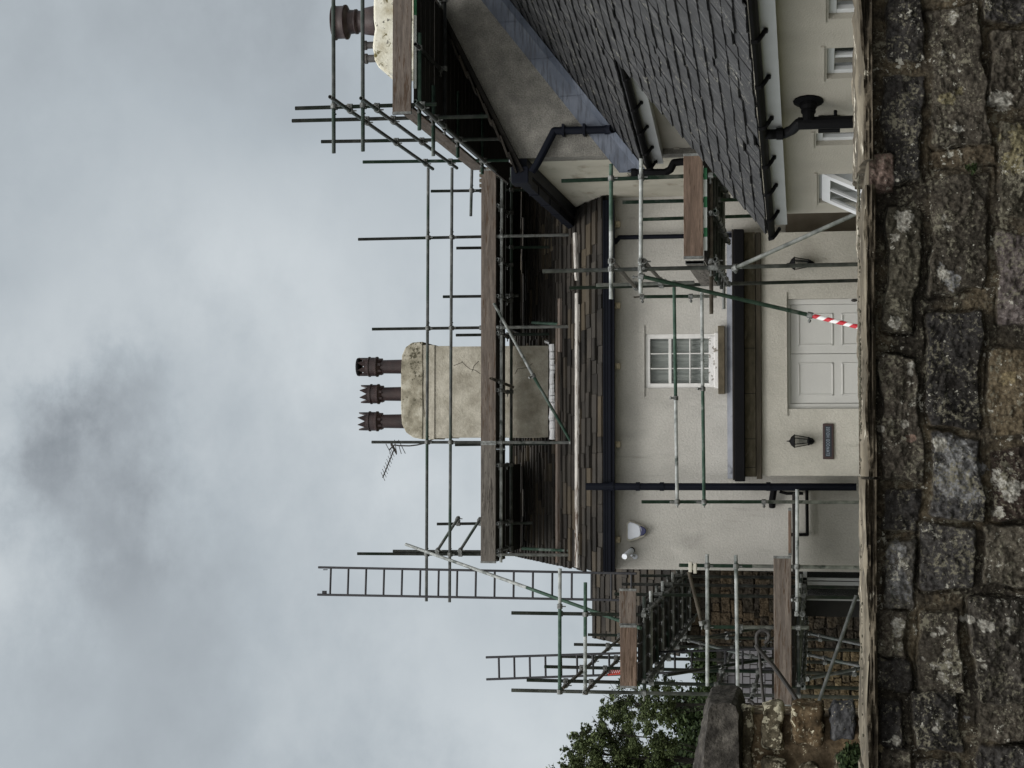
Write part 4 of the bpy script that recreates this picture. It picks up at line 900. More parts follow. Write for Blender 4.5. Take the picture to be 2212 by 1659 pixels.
# ------------------------------------------------------------------ tall house on the right (gable front, side eaves)
YT = 21.8
th = thing('tall_house', 'taller house with weathered grey gable wall and whitewashed chimney, right of the cottage', 'house', (XT, YT, 0))
ezp = PY(1118, 342, YT); eT = ezp.z; pR = PY(944, 0, YT)
sl = (pR.z - eT) / (pR.x - XT); XRg = XT + 5.2; zRg = eT + sl * 5.2
mb = MB(); mb.prism([(XT, YT, 0), (XT + 10.4, YT, 0), (XT + 10.4, YT, eT), (XRg, YT, zRg), (XT, YT, eT)], (0, .3, 0)); mb.build('gable_wall', M_GREY, th)
mb = MB(); mb.box((XT, YT + .302, 0), (XT + .3, YT + 10, eT)); mb.build('side_wall_render', M_CREAMSIDE, th)
# roof
bT = Vector((1, 0, sl)).normalized(); nT = Vector((-sl, 0, 1)).normalized(); Sr = (XRg - XT + .2) / bT.x
mb = MB(); O = Vector((XT - .18, YT - .12, eT - .10)); mb.obox(O, (0, 10, 0), bT * Sr, nT * .05, .1)
mb.obox((XRg, YT - .12, zRg - .02), (0, 10, 0), Vector((5.4, 0, -sl * 5.4)), (0, 0, .05), .1)
slates(mb, O + nT * .05 + Vector((0, -.04, 0)), (0, 1, 0), bT, nT, 9.9, Sr, .24, .22, .5, .028, .02)
mb.build('roof', M_SLATE_STONE, th)
# side gutter
mb = MB(); zg = eT - .06
mb.box((XT - .30, YT - .06, zg - .02), (XT - .17, YT + 9, zg + .10)); mb.box((XT - .17, YT, zg - .06), (XT - .003, YT + 9, zg + .05))
for k in range(9): y = YT + .2 + k * 1.0; mb.box((XT - .31, y, zg - .03), (XT - .16, y + .05, zg + .11))
mb.build('side_gutter', M_NAVY, th)
mb = MB(); mb.box((XT - .34, YT - .10, zg - .10), (XT - .12, YT + .22, zg + .13)); bevel(mb.build('rainwater_hopper', M_NAVY, th), .012)
# rainwater pipe across the gable
ypf = YT - .09; f2 = lambda x, y, Y=ypf: PY(1042.3 + x * .248, y * .248, Y)
pipe(th, [f2(430, 1500), f2(480, 1420), f2(625, 1140), f2(1090, 1130)], .05, m=M_NAVY, collars=[f2(1085, 1130)], name='rainwater_pipe')
mb = MB(); mb.tube(f2(1090, 1130), f2(1135, 1120, ypf - .1), .056, 12, hollow=True); mb.build('pipe_shoe', M_NAVY, th)
for (x, y) in ((705, 1135), (887, 1132)): mb = MB(); mb.box((f2(x, y).x - .075, YT - .15, f2(x, y).z - .015), (f2(x, y).x + .075, YT - .003, f2(x, y).z + .015)); mb.build('pipe_bracket', M_NAVY, th)
# chimney of the tall house
YC2 = 25.0; c0, c1 = PY(850, 155, YC2).x, PY(850, -40, YC2).x
mb = MB(); mb.box((c0 + .02, YC2, PY(1090, 100, YC2).z), (c1, YC2 + .8, PY(853, 60, YC2).z)); k2 = mb.build('chimney', M_CHIMWHITE, th); k2['label'] = 'whitewashed chimney stained with ochre lichen'
pp = [(855, 158), (838, 157), (818, 147), (808, 128), (804, 100), (806, 80), (809, 62), (806, 40), (806, 5), (808, -45), (855, -45)]
mb = MB(); mb.prism([PY(a, b_3, YC2 - .03) for a, b_3 in pp], (0, .86, 0)); sub(mb, 'chimney_cap', M_CHIMWHITE, .04, 3, k2)
a_, b_3 = PY(812, 45, YC2 + .3), PY(722, 45, YC2 + .3); h = b_3.z - a_.z
mb = MB(); mb.lathe(a_, [(.235, -.02), (.20, h * .28), (.165, h * .32), (.165, h * .42), (.19, h * .44), (.19, h * .49), (.165, h * .50), (.165, h * .60), (.24, h * .68), (.265, h * .69), (.265, h * .73), (.25, h * .74), (.25, h * .96), (.27, h * .97), (.27, h * 1.0), (.2, h * 1.0), (.18, h * .5)], 28)
mb.build('chimney_pot', M_POT, k2, True)
for (iy, top, r) in ((97, 787, .055), (126, 789, .06)):
    a_, b_3 = PY(815, iy, YC2 + .5), PY(top, iy, YC2 + .5); mb = MB(); h = b_3.z - a_.z
    mb.lathe(a_, [(r, -.05), (r, h * .8), (r * 1.35, h * .82), (r * 1.35, h), (r, h), (r * .7, h * .5)], 16); mb.build('chimney_pot', M_POTG, k2)

# ------------------------------------------------------------------ slate-roofed wing coming towards us on the right
ang = math.atan((829.5 - 1760) / FPX / math.cos(PITCH)) + YAW
dW = Vector((math.sin(ang), math.cos(ang), 0)); nW = Vector((dW.y, -dW.x, 0))
# far eaves corner at horizontal depth 18.2
r_ = ray(1657, 498); E0 = CAM + r_ * (18.2 / r_.dot(hx)); zW = E0.z
PT = math.tan(R(38.6))
def WP(s, n, z): return Vector((E0.x, E0.y, 0)) + dW * s + nW * n + zz * z
wing = thing('slate_roofed_wing', 'low wing with a big blue-grey slate roof, black gutters and white windows, at the right', 'house', WP(0, .2, 0))
bW = (nW + zz * PT).normalized(); nn = bW.cross(dW); nn = -nn if nn.z < 0 else nn
# notch: section A starts at slope distance tA
r2 = ray(1352, 112); E0v = WP(0, 0, zW)
# point on verge line (s=0) nearest to the sight line
def online(ix, iy, s=0.0, o=None, dirv_=None):
    o = o or WP(s, 0, zW); dv = dirv_ or bW; r = ray(ix, iy).normalized()
    wv = CAM - o; a, b_, c, d_, e_ = r.dot(r), r.dot(dv), dv.dot(dv), r.dot(wv), dv.dot(wv)
    return (a * e_ - b_ * d_) / (a * c - b_ * b_)
tA = online(1352, 112)
# where the roof meets the gable plane y=YT
def s_at_y(n): return (YT - E0.y - nW.y * n) / dW.y
L0 = 8.0
Smax = 7.0
rf = MB()
def Wr(s, t, up=0): return WP(s, 0, zW) + bW * t + nn * up
cB = bW.x * 0
# decking under the slates
nA = tA * math.cos(math.atan(PT))
def sF(t): return s_at_y(t * math.cos(math.atan(PT)))
rf.add([Wr(-L0, 0), Wr(0, 0), Wr(0, tA), Wr(-L0, tA)], [(0, 1, 2, 3)[::-1]], .2)
rf.add([Wr(-L0, tA), Wr(sF(tA) - .01, tA), Wr(sF(Smax) - .01, Smax), Wr(-L0, Smax)], [(0, 1, 2, 3)[::-1]], .2)
rf.add([Wr(-L0, 0, -.05), Wr(0, 0, -.05), Wr(0, tA, -.05), Wr(0, tA, 0), Wr(0, 0, 0)], [(1, 4, 3, 2)], .2)
def clipf(s0, s1, t):
    # slate coordinate s measured from the near end: s_real = s - L0
    lim = 0.0 if t < tA - .02 else sF(t) - .02
    a_, b_ = s0 - L0, s1 - L0
    if a_ > lim - .03: return None
    return (s0, min(b_, lim) + L0)
slates(rf, Wr(-L0, -.03, .0), dW, bW, nn, L0 + 12, Smax, .178, .20, .27, .019, .0055, clipfun=clipf, sgap=.0012)
mrot = Matrix((bW, dW, nn)).to_euler('XYZ')
M_SLATE = mat('dark_slates', [(.007, .0075, .009), (.014, .0148, .0165), (.027, .028, .030)], 5, .60, .6, 38, tint=[(.009, .009, .010), (.017, .017, .018), (.030, .030, .031)], tintmix=.5, spec=.3,
              detail=9, fine=(30, .7, 1.3), streak=((.115, .116, .115), (2.6, 26, 2), .53, .72, tuple(mrot)), streak2=((.010, .010, .010), (3.5, 3.5, 3.5), .52, .75), spots=((.17, .165, .14), 30, .92, .04))
rf.build('roof', M_SLATE, wing)
# verge boards of the notch, ridge
mb = MB(); mb.obox(Wr(-.03, -.02, -.06), dW * .028, bW * (tA), nn * .055); mb.build('verge_board', M_BLACK, wing)
# lead flashing strip lying along the top of the slates against the gable
mb = MB(); tw = .34
pts_lo = []; fl = []
k = 7
for i in range(k):
    t0, t1 = tA - .02 + (Smax - tA) * i / k, tA - .02 + (Smax - tA) * (i + 1) / k
    def gp(t, dz, dy): q = Wr(sF(t), t, .02); return Vector((q.x, YT - dy, q.z + dz))
    A, B = gp(t0, .0, .16), gp(t1, .0, .16); C, D = gp(t1, .10, .030), gp(t0, .10, .030); E_, F_ = gp(t1, .36, .012), gp(t0, .36, .012)
    mb.add([A, B, C, D], [(0, 1, 2, 3)]); mb.add([D, C, E_, F_], [(0, 1, 2, 3)])
    mb.add([gp(t0, .0, .17), gp(t0, .1, .042), gp(t0, .1, .030), gp(t0, 0, .16)], [(0, 1, 2, 3)]); 
    mb.tube(gp(t0, .1, .034), gp(t0, .36, .014), .006, 6)
mb.build('lead_flashing', M_LEAD, wing)
# wing wall
nwall = .20; nwin = [(170, 104, 1786, .95), (41, -26, 1790, .95), (314, 287, 1763, .9), (438, 376, 1769, .9)]
Ow = WP(.05, nwall, 0); 
def ws(iy, ix=1800):
    p = PP(ix, iy, Ow, nW); return (p - WP(0, nwall, 0)).dot(dW), p.z
holes = []; wins = []
for (a, b_4, top, hh) in nwin:
    s1, _ = ws(a); s0, _ = ws(b_4); zt_ = PP(top, (a + b_4) / 2, Ow, nW).z; wins.append((s0, s1, zt_ - hh, zt_))
s_end = .05; s_beg = -L0
wl = MB(); O_ = WP(s_beg, nwall, 0); zwT = zW - .12
wall_mesh(wl, O_, dW, s_end - s_beg, zwT, [(s0 - s_beg, s1 - s_beg, z0, z1) for (s0, s1, z0, z1) in wins], -nW, .3, .10); wl.build('wall', M_WING, wing)
for i, (s0, s1, z0, z1) in enumerate(wins):
    O = WP(s0, nwall + .05, z0)
    if i == 3:
        # open casement: frame in the wall, sash swung out
        fr_ = MB(); W1 = s1 - s0
        for (x0, x1, a0, a1) in ((0, W1, 0, .05), (0, W1, z1 - z0 - .05, z1 - z0), (0, .05, .05, z1 - z0 - .05), (W1 - .05, W1, .05, z1 - z0 - .05)):
            fr_.obox(O + dW * x0 + zz * a0, dW * (x1 - x0), zz * (a1 - a0), nW * .05)
        fr_.obox(O + nW * .06, dW * W1, zz * (z1 - z0), nW * .01); ff = fr_.build('window_frame', M_WHITE, wing); ff['label'] = 'fixed frame of the open casement'
        # top-hung sash pushed outwards at the bottom
        hsh = z1 - z0 - .06; tilt = R(26); up = (zz * math.cos(tilt) + nW * math.sin(tilt)); O2 = O + dW * .03 + zz * (z1 - z0 - .03) - up * hsh - nW * .03
        sh = MB(); Wd = W1 - .06; nrmS = (-nW * math.cos(tilt) + zz * math.sin(tilt)).normalized()
        for (x0, x1, a0, a1) in ((0, Wd, 0, .09), (0, Wd, hsh - .09, hsh), (0, .09, .09, hsh - .09), (Wd - .09, Wd, .09, hsh - .09), (Wd / 2 - .015, Wd / 2 + .015, .09, hsh - .09)):
            sh.obox(O2 + dW * x0 + up * a0, dW * (x1 - x0), up * (a1 - a0), nrmS * -.04)
        so_ = sh.build('open_casement', M_WHITE, wing); gl = MB(); gl.obox(O2 + dW * .08 + up * .08 - nrmS * .02, dW * (Wd - .16), up * (hsh - .16), nrmS * -.004); gl.build('pane', M_GLASS, so_)
    else:
        window(wing, O, dW, -nW, s1 - s0, z1 - z0, 2 if i < 2 else 1, [(z1 - z0) * .45], .065, .045, M_WHITE, None, depth=.07)
    mb = MB(); mb.obox(WP(s0 - .05, nwall - .012, z1 + .02), dW * (s1 - s0 + .1), zz * .03, nW * .011); mb.build('window_head', M_WING, wing)
# fascia, soffit, gutter with brackets
def eaves(s0, s1, n0, z0, parent, brs, fh=.20, so_=.14):
    mb = MB(); mb.obox(WP(s0, n0 + .055, z0 - fh), dW * (s1 - s0), zz * (fh - .02), nW * .02); mb.obox(WP(s0, n0 + .076, z0 - fh + .012), dW * (s1 - s0), nW * so_, zz * .018); mb.build('fascia', M_FASCIA, parent)
    mb = MB(); k = 8; r = .068; prof = [(math.cos(math.pi * i / k), -math.sin(math.pi * i / k)) for i in range(k + 1)]
    vs = []
    for s in (s0 - .02, s1 + .12):
        for (a, b_) in prof: vs.append(WP(s, n0 - .015 + a * r, z0 - .005 + b_ * r))
        for (a, b_) in prof: vs.append(WP(s, n0 - .015 + a * (r - .006), z0 - .005 + b_ * (r - .006)))
    m_ = k + 1; fs = []
    for i in range(k): fs += [(i, i + 1, 2 * m_ + i + 1, 2 * m_ + i), (m_ + i, 3 * m_ + i, 3 * m_ + i + 1, m_ + i + 1)]
    fs += [(0, 2 * m_, 3 * m_, m_), (k, m_ + k, 3 * m_ + k, 2 * m_ + k)]
    fs += [tuple(range(2 * m_, 3 * m_)), tuple(range(m_))[::-1]]
    mb.add(vs, fs); go = mb.build('gutter', M_BLACK, parent)
    for s in brs:
        q = MB(); q.path([WP(s, n0 - .08, z0 + .0), WP(s, n0 - .075, z0 - .05), WP(s, n0 - .03, z0 - .085), WP(s + .03, n0 + .03, z0 - .11), WP(s + .06, n0 + .052, z0 - .115), WP(s + .10, n0 + .052, z0 - .115)], .019, 6); q.build('gutter_bracket', M_BLACK, go)
def s_gut(iy): 
    p = PP(1640, iy, WP(0, 0, 0), nW); return (p - WP(0, 0, 0)).dot(dW)
eaves(-L0, -.02, 0, zW - .01, wing, [s_gut(v) for v in (70, 170, 260, 345, 405, 462)] + [.03])
# section A eaves
nA_ = nA; zA = zW + nA * PT; sA1 = sF(tA) - .05
eaves(.0, sA1, nA_, zA - .01, wing, [sA1 * f for f in (.12, .38, .6, .8, .95)], .20, .22)
# section A wall with little window and vent
mb = MB(); OA = WP(-.4, nA_ + .26, 0)
def as_(ix, iy): p = PP(ix, iy, OA, nW); return (p - WP(0, nA_ + .26, 0)).dot(dW), p.z
sa, za = as_(1445, 250); sb, zb2 = as_(1433, 212)
h0, h1 = sorted((sa, sb)); hz1 = as_(1432, 232)[1]
wall_mesh(mb, OA, dW, sA1 + .4, zA - .18, [(h0 + .4, h1 + .4, hz1 - .6, hz1)], -nW, .3, .1); mb.build('upper_wall', M_WING, wing)
window(wing, WP(h0, nA_ + .31, hz1 - .6), dW, -nW, h1 - h0, .6, 1, 1, .06, .03, M_WHITE, None)
s_, z_ = as_(1470, 333); s2_, z2_ = as_(1460, 318); mb = MB(); mb.obox(WP(s2_, nA_ + .245, z_), dW * (s_ - s2_), zz * .07, nW * .012); mb.build('air_vent', M_WING, wing)
# pipes on the wing
f3 = lambda x, y, n=.08: PP(1426.4 + x * .248, y * .248, WP(0, n, 0), nW)
pipe(wing, [f3(905, 1170, -.02), f3(960, 1170, -.02), f3(1075, 1165, -.0), f3(1150, 1130, .0), f3(1210, 1070, .0), f3(1300, 1068, .0), f3(1800, 1062, .0)], .046, collars=[f3(1040, 1165, -.01)], name='soil_pipe')
mb = MB(); q = f3(1550, 1065, .0); mb.tube(q + Vector((0, 0, .35)), q - Vector((0, 0, 1.2)), .056, 12); mb.obox(f3(1375, 1160, .05), (.02, -.05, 0), (.13, .02, 0), (0, 0, -(f3(1375, 1160, .05).z - f3(1565, 1160, .05).z))); mb.tube(f3(1525, 1050, .08), f3(1525, 965, .14), .016, 8); mb.build('pipe_boss', M_BLACK, wing)
mb = MB(); a_ = f3(1290, 1060, .0); b_5 = a_ + nW * (nwall - .004); d = (b_5 - a_)
u_ = d.normalized()
for (t0, t1, r0, r1) in ((0, .45, .05, .055), (.45, .55, .066, .066), (.55, .72, .06, .075), (.72, .86, .08, .085), (.86, .95, .085, .13), (.95, 1.0, .135, .135)):
    mb.tube(a_ + d * t0, a_ + d * t1, r0, 14, r1)
mb.build('vent_cowl', M_BLACK, wing)
# vent pipe in the corner of section A
g5 = lambda x, y, Y=21.6: PY(1152 + x * .248, 329.1 + y * .248, Y)
pipe(wing, [g5(860, 178), g5(1150, 175), g5(1195, 150), g5(1225, 90), g5(1290, 82), g5(1800, 84)], .048, name='vent_pipe', collars=[g5(875, 178)])
mb = MB()
for k in range(8):
    a = k * math.pi / 4; c = g5(862, 178); e_ = g5(822, 188); mb.tube(c + Vector((math.cos(a), math.sin(a), 0)) * .045, e_ + Vector((math.cos(a), math.sin(a), 0)) * .045, .004, 5)
mb.build('vent_cage', M_BLACK, wing)
pipe(wing, [PY(1405, 212, 20.4), PY(1416, 213, 20.4), PY(1422, 206, 20.5), PY(1440, 206, 20.8)], .045, name='gutter_outlet')

# ------------------------------------------------------------------ scaffolding
class Scaf:
    def __init__(s, label, loc, group='scaffolds round the houses'):
        s.root = thing('scaffold', label, 'scaffold', loc, group); s.t = []
    def tube(s, kind, p, q, m=T_GREY, r=.0242):
        mb = MB(); mb.tube(p, q, r, 12, hollow=True); o = mb.build(kind, m, s.root)
        o.data.polygons.foreach_set('use_smooth', [len(pp_.vertices) == 4 for pp_ in o.data.polygons]) 
        s.t.append((Vector(p), Vector(q), o)); return o
    def board(s, kind, p, q, up, thick, m=M_BOARD, ends=True):
        p, q, up, thick = map(Vector, (p, q, up, thick)); mb = MB(); mb.obox(p, q - p, up, thick); o = mb.build(kind, m, s.root); bevel(o, .004, 1)
        if ends:
            d = (q - p).normalized()
            for e in (p, q - d * .03): k = MB(); k.obox(e - thick * .06 - up * .012, d * .03, up * 1.024, thick * 1.12); k.build('end_band', M_CLAMP, o)
        return o
    def couple(s):
        used = []
        for i in range(len(s.t)):
            for j in range(i + 1, len(s.t)):
                p, q, o = s.t[i]; a, b, o2 = s.t[j]
                d1, d2 = q - p, b - a; r = p - a
                A, E, F = d1.dot(d1), d2.dot(d2), d2.dot(r); C = d1.dot(r); Bq = d1.dot(d2); den = A * E - Bq * Bq
                if den < 1e-6 * A * E: continue
                u = min(1, max(0, (Bq * F - C * E) / den)); v = min(1, max(0, (Bq * u + F) / E)); u = min(1, max(0, (Bq * v - C) / A))
                c1, c2 = p + d1 * u, a + d2 * v
                if (c1 - c2).length > .12: continue
                c = (c1 + c2) / 2
                if any((c - x).length < .06 for x in used): continue
                used.append(c)
                n1, n2 = d1.normalized(), d2.normalized(); ax = n1.cross(n2)
                if ax.length < .2: ax = n1.orthogonal()
                ax.normalize(); mb = MB()
                mb.tube(c1 - n1 * .03, c1 + n1 * .03, .038, 10); mb.tube(c2 - n2 * .03, c2 + n2 * .03, .038, 10)
                mb.tube(c1 + (c1 - c2) * .1 + ax * .0005, c2 - (c1 - c2) * .1 - ax * .0005, .022, 8)
                sd_ = n1.cross(ax).normalized(); f_ = c1 + sd_ * .03
                mb.tube(f_, f_ + sd_ * .075 + ax * .01, .011, 6); mb.tube(f_ + sd_ * .05, f_ + sd_ * .066, .021, 6)
                f_ = c2 + n1 * .03; mb.tube(f_, f_ + n1 * .05, .009, 6)
                mb.build('coupler', M_CLAMP, o)
def V(*a): return Vector(a)

# --- A: main roof scaffold above the cottage
YB = 26.7
A = Scaf('long scaffold standing on the cottage roof in front of the three-pot chimney', PY(1243, 850, YB))
for (i0, y0, i1, y1, m) in ((774, 517, 1245, 507, T_DARK), (804, 711, 1243, 705.5, T_DARK), (803, 955, 1240, 956, T_GREY), (772, 1196, 1243, 1199, T_DARK)):
    a, b = PY(i0, y0, YB), PY(i1, y1, YB); A.tube('standard', a, PY(1040, y0 + (y1 - y0) * .57, YB), m); A.tube('standard', PY(1040, y0 + (y1 - y0) * .57, YB), b, T_PALE)
a, b = PY(849, 1190.5, YB + .03), PY(1044, 1191.5, YB + .03); A.tube('standard', a, b, T_GREY)
Yr = YB - .055
A.tube('guard_rail', PY(925, 362, Yr), PY(921, 1299, Yr), T_DARK); A.tube('guard_rail', PY(976.5, 362, Yr), PY(971, 1301, Yr), T_DARK)
# deck
yb0, yb1 = YB + .035, YB + .80; zd = PY(1072, 780, YB - .03).z
xA0, xA1 = PY(1056, 1216, YB).x, PY(1056, 366, YB).x; xj = PY(1056, 957, YB).x
for k in range(3):
    y = yb0 + .02 + k * .245
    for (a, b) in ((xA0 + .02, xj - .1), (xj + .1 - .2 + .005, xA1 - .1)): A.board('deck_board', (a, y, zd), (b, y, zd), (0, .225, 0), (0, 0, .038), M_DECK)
xcr, xcl = PY(1100, 712, 28).x, PY(1100, 1003, 28).x
y = yb1 + .03
while y < 28.75:
    A.board('deck_board', (xcr, y, zd), (xA1 + .3, y, zd), (0, .225, 0), (0, 0, .038), M_DECK, ends=False); A.board('deck_board', (xA0 + .1, y, zd), (xcl, y, zd), (0, .225, 0), (0, 0, .038), M_DECK, ends=False); y += .235
up = V(0, 0, PY(1040, 780, YB - .03).z - zd)
A.board('toe_board', (xj + .003, YB - .072, zd), (xA1, YB - .072, zd), up, (0, .038, 0), M_BOARD)
A.board('toe_board', (xA0, YB - .071, zd), (xj - .003, YB - .071, zd), up, (0, .038, 0), M_BOARD_GREY)
A.tube('ledger', PY(1084, 362, YB + .06), PY(1082, 1215, YB + .06), T_PALE)
A.tube('ledger', PY(1105, 362, yb1), PY(1104, 1190, yb1), T_DARK)
for iy in (372, 445, 561, 640, 720, 843, 1005, 1131, 1190): 
    p = PY(1079, iy, YB); A.tube('transom', (p.x, YB - .10, zd - .03), (p.x, yb1 + .06, zd - .03), T_GREY)
# inner standards on the far side of the deck
for (i0, y0, i1) in ((931, 413, 1150), (986, 536, 1200), (957, 641, 1120), (985, 724, 1195), (983, 961, 1240), (944, 1132, 1150)):
    yy_ = yb1 + .05; A.tube('standard', PY(i0, y0, yy_), PY(i1, y0 - (i1 - i0) * .012, yy_), T_DARK)
A.tube('guard_rail', PY(1020, 344, yb1), PY(1017, 467, yb1), T_DARK)
A.tube('brace', PY(1067, 655, YB - .16), PY(1152, 812, YB - .13), T_PALE); A.tube('brace', PY(1152, 812, YB - .13), PY(1247, 978, YB - .10), T_GREEN)
A.tube('transom', PY(1060, 817, YB - .25), PY(1108, 836, YB + .5), T_BROWN)
for (a, b, y0, y1) in ((991, 945, 1117, 1189), (1038, 994, 1120, 1189)): A.tube('guard_rail', PY(a, y0, yb1 + .05), PY(b, y1, YB - .02), T_DARK)
A.tube('guard_rail', PY(1128, 1185, YB + .6), PY(1242, 1190, YB + .0), T_GREEN)
A.tube('brace', PY(1150, 697, YB + .8), PY(1243, 702, YB + .05), T_GREEN)
A.couple()
cm = MB(); 
# corrugated cream sheet edge showing behind the boards
cs = thing('clay_ridge_tiles', 'row of scalloped brown ridge tiles peeping above the toe board of the roof scaffold', 'ridge tiles', PY(1040, 390, 28.2))
mb = MB()
for k in range(5):
    p = PY(1040, 368 + k * 11, 28.2); mb.lathe(p - V(0, 0, .05), [(.0, .06), (.02, .085), (.035, .08), (.03, .03), (.045, 0), (.045, -.06)], 10)
for k in range(1): p, q = PY(1046, 414, 28.2), PY(1041, 362, 28.2); mb.box((p.x, 28.17, p.z - .6), (q.x, 28.24, q.z))
mb.build('ridge_tile', M_SHADE_TILE, cs)

# --- B: upper right scaffold
YU = 20.5
B = Scaf('scaffold round the top of the tall house, by the whitewashed chimney', PY(1060, 250, YU))
XU = PY(1000, 240, YU).x + .05
def col(ix, iy, X=None): return PX(ix, iy, X or XU)
def bx_(iy, ix=900): return PX(ix, iy, XU)
PU = []
for (i0, y0, i1, y1, m) in ((638, 234, 943, 225, T_DARK), (631, 261, 1054, 251, T_DARK), (694, 306, 1084, 300, T_DARK), (784, 350, 1098, 346, T_GREEN)):
    a = PX(i0, y0, XU); b = PY(i1, y1, a.y); B.tube('standard', a, b, m); PU.append(a.y)
for (a_, b_) in (((713, 209), (935, 365)), ((780, 212), (987, 363))): B.tube('guard_rail', PX(*a_, XU - .055), PX(*b_, XU - .055), T_DARK)
yR = PU[0] - .055
B.tube('guard_rail', PY(721, 331, yR), PY(720, -60, yR), T_DARK); B.tube('guard_rail', PY(784, 327, yR), PY(783, -60, yR), T_DARK)
zdu = PY(889, 100, yR).z; hb = PY(849, 100, yR).z - zdu
x0, x1 = PY(870, 247, yR).x, PY(870, -260, yR).x
B.board('toe_board', (x0, yR - .02, zdu), (x1, yR - .02, zdu), (0, 0, hb), (0, .038, 0), M_BOARD)
xs0 = XU - .02
B.board('toe_board', (xs0 - .03, yR + .06, zdu), (xs0 - .03, 24.9, zdu), (0, 0, hb * .9), (.038, 0, 0), M_BOARD)
for k in range(4):
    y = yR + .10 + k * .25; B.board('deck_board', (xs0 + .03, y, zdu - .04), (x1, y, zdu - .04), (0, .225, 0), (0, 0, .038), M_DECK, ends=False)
    if k == 0:
        pe = MB(); 
kk = 0; y = yR + 1.12
while y < 26.6:
    xe_ = XT + (zdu - .05 - EAVE_T) / SL_T + .05
    B.board('deck_board', (xs0 + .03, y, zdu - .04), (xe_, y, zdu - .04), (0, .225, 0), (0, 0, .038), M_DECK, ends=False); y += .245
for i, (yy_, ia, ya, yb_) in enumerate(((PU[0], 921, 281, 60), (PU[1], 969, 336, 200), (PU[2], 1009, 340, 240), (PU[3], 1062, 376, 300))):
    a = PY(ia, ya, yy_ + .055); z_ = zdu - .075 if i < 3 else a.z; a.z = zdu - .075; B.tube('transom', a, (a.x + (.9 if i else 1.2), a.y, a.z), T_GREEN)
for k in range(3): x = XU + .7 + k * .9; B.tube('transom', (x, yR - .10, zdu - .075), (x, YT - .15, zdu - .075), T_BLACKISH)
B.tube('ledger', (XU - .05, PU[0] - .4, zdu - .13), (XU - .05, 25.0, zdu - .13), T_DARK)
B.tube('ledger', (XU - .1, YT - .35, zdu - .13), (XU + 4, YT - .35, zdu - .13), T_BLACKISH)
# painted ends of the deck boards showing as a green and white edge
pe = MB(); x = XU + .2
for k, (l, g_) in enumerate(((.9, 0), (.25, 1), (.3, 0), (.28, 1), (.9, 0), (.2, 1), (.9, 0))):
    q = MB(); q.box((x, yR + .018 + .06, zdu - .042), (x + l, yR + .10 - .001, zdu - .004)); q.build('painted_edge', M_GREENP if g_ else M_WHITEP, B.root); x += l
B.couple()

# --- C: lower right scaffold
YL = 20.3; YL2 = 23.2
C = Scaf('scaffold before the cottage with one brace wrapped in red and white tape', PY(1850, 575, YL))
C.tube('standard', PY(1213, 391, YL), PY(1640, 374.5, YL), T_GREEN)
C.tube('standard', PY(1172, 586, YL), PY(1420, 580.5, YL), T_GREY); a = PY(1420, 580.5, YL); d = (a - PY(1172, 586, YL)).normalized(); C.tube('standard', a, a + d * (a.z / -d.z), T_GREY)
for (i0, y0, i1, y1, Y, m) in ((1230, 622, 1850, 606, YL2, T_DARK), (1288, 616, 1500, 610, YL2 - .2, T_PALE), (1345, 437, 1640, 430, 22.0, T_GREEN), (1389, 474, 1640, 466, 23.4, T_GREEN), (1386, 641, 1492, 640, YL2 + .8, T_GREEN), (1492, 640, 1548, 640, YL2 + .8, T_PALE)):
    a, b = PY(i0, y0, Y), PY(i1, y1, Y)
    if i1 > 1800: d = (b - a).normalized(); b = a + d * (a.z / -d.z)
    C.tube('standard', a, b, m)
C.tube('standard', PY(1369, 642, YL2 + .8), PY(1387, 641, YL2 + .8), T_BROWN, .011)
yf = YL - .055
C.tube('guard_rail', PY(1320, 354, yf), PY(1320, 500, yf), T_GREEN); C.tube('guard_rail', PY(1320, 500, yf), PY(1320, 646, yf), T_PALE); C.tube('guard_rail', PY(1385, 343, yf), PY(1384, 634, yf), T_PALE)
XC = PY(1400, 583, YL).x - .06
def frm(ix0, iy0, Y0, ix1, iy1, Y1): return PY(ix0, iy0, Y0), PY(ix1, iy1, Y1)
C.tube('guard_rail', *frm(1322, 563, YL - .12, 1374, 622, YL2 - .05), T_BROWN); C.tube('guard_rail', *frm(1390, 563, YL - .12, 1428, 606, YL2 - .05), T_BROWN)
zC = PY(1519, 450, yf).z; hC = PY(1477, 450, yf).z - zC; xc0, xc1 = PY(1497, 559, yf).x, PY(1497, 332, yf).x
C.board('toe_board', (xc0, yf - .02, zC), (xc1, yf - .02, zC), (0, 0, hC), (0, .038, 0), M_BOARD_RED)
C.board('toe_board', (xc0 - .05, yf + .10, zC), (xc0 - .05, YL2 - .1, zC), (0, 0, hC * .95), (.038, 0, 0), M_BOARD_GREY)
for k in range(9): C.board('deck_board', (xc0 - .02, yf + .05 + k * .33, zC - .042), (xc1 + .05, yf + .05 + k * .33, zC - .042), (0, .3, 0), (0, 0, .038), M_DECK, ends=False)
x = xc0 + .1
for (l, g_) in ((.16, 0), (.11, 1), (.24, 0), (.13, 1), (.12, 0), (.08, 0), (.14, 1)):
    q = MB(); q.box((x, yf + .02, zC - .044), (x + l, yf + .049, zC - .002)); q.build('painted_edge', M_GREENP if g_ else M_WHITEP, C.root); x += l
for k in range(6):
    y = YL + .06 + k * .55; a = PY(1541, 678 - k * 2, y); a.z = zC - .085; C.tube('transom', (a.x if k in (0, 5) else xc0 - .15, y, a.z), (xc1 + .1, y, a.z), T_BROWN if k == 0 else T_PALE if k == 5 else T_DARK)
for x in (xc0 - .02, xc0 + .55, xc1 - .1): C.tube('ledger', (x, YL - .16, zC - .145), (x, YL2 + .2, zC - .145), T_DARK)
a, b = PY(1386, 597, YL - .12), PY(1750, 681, YL - .35); C.tube('brace', a, b, T_GREEN)
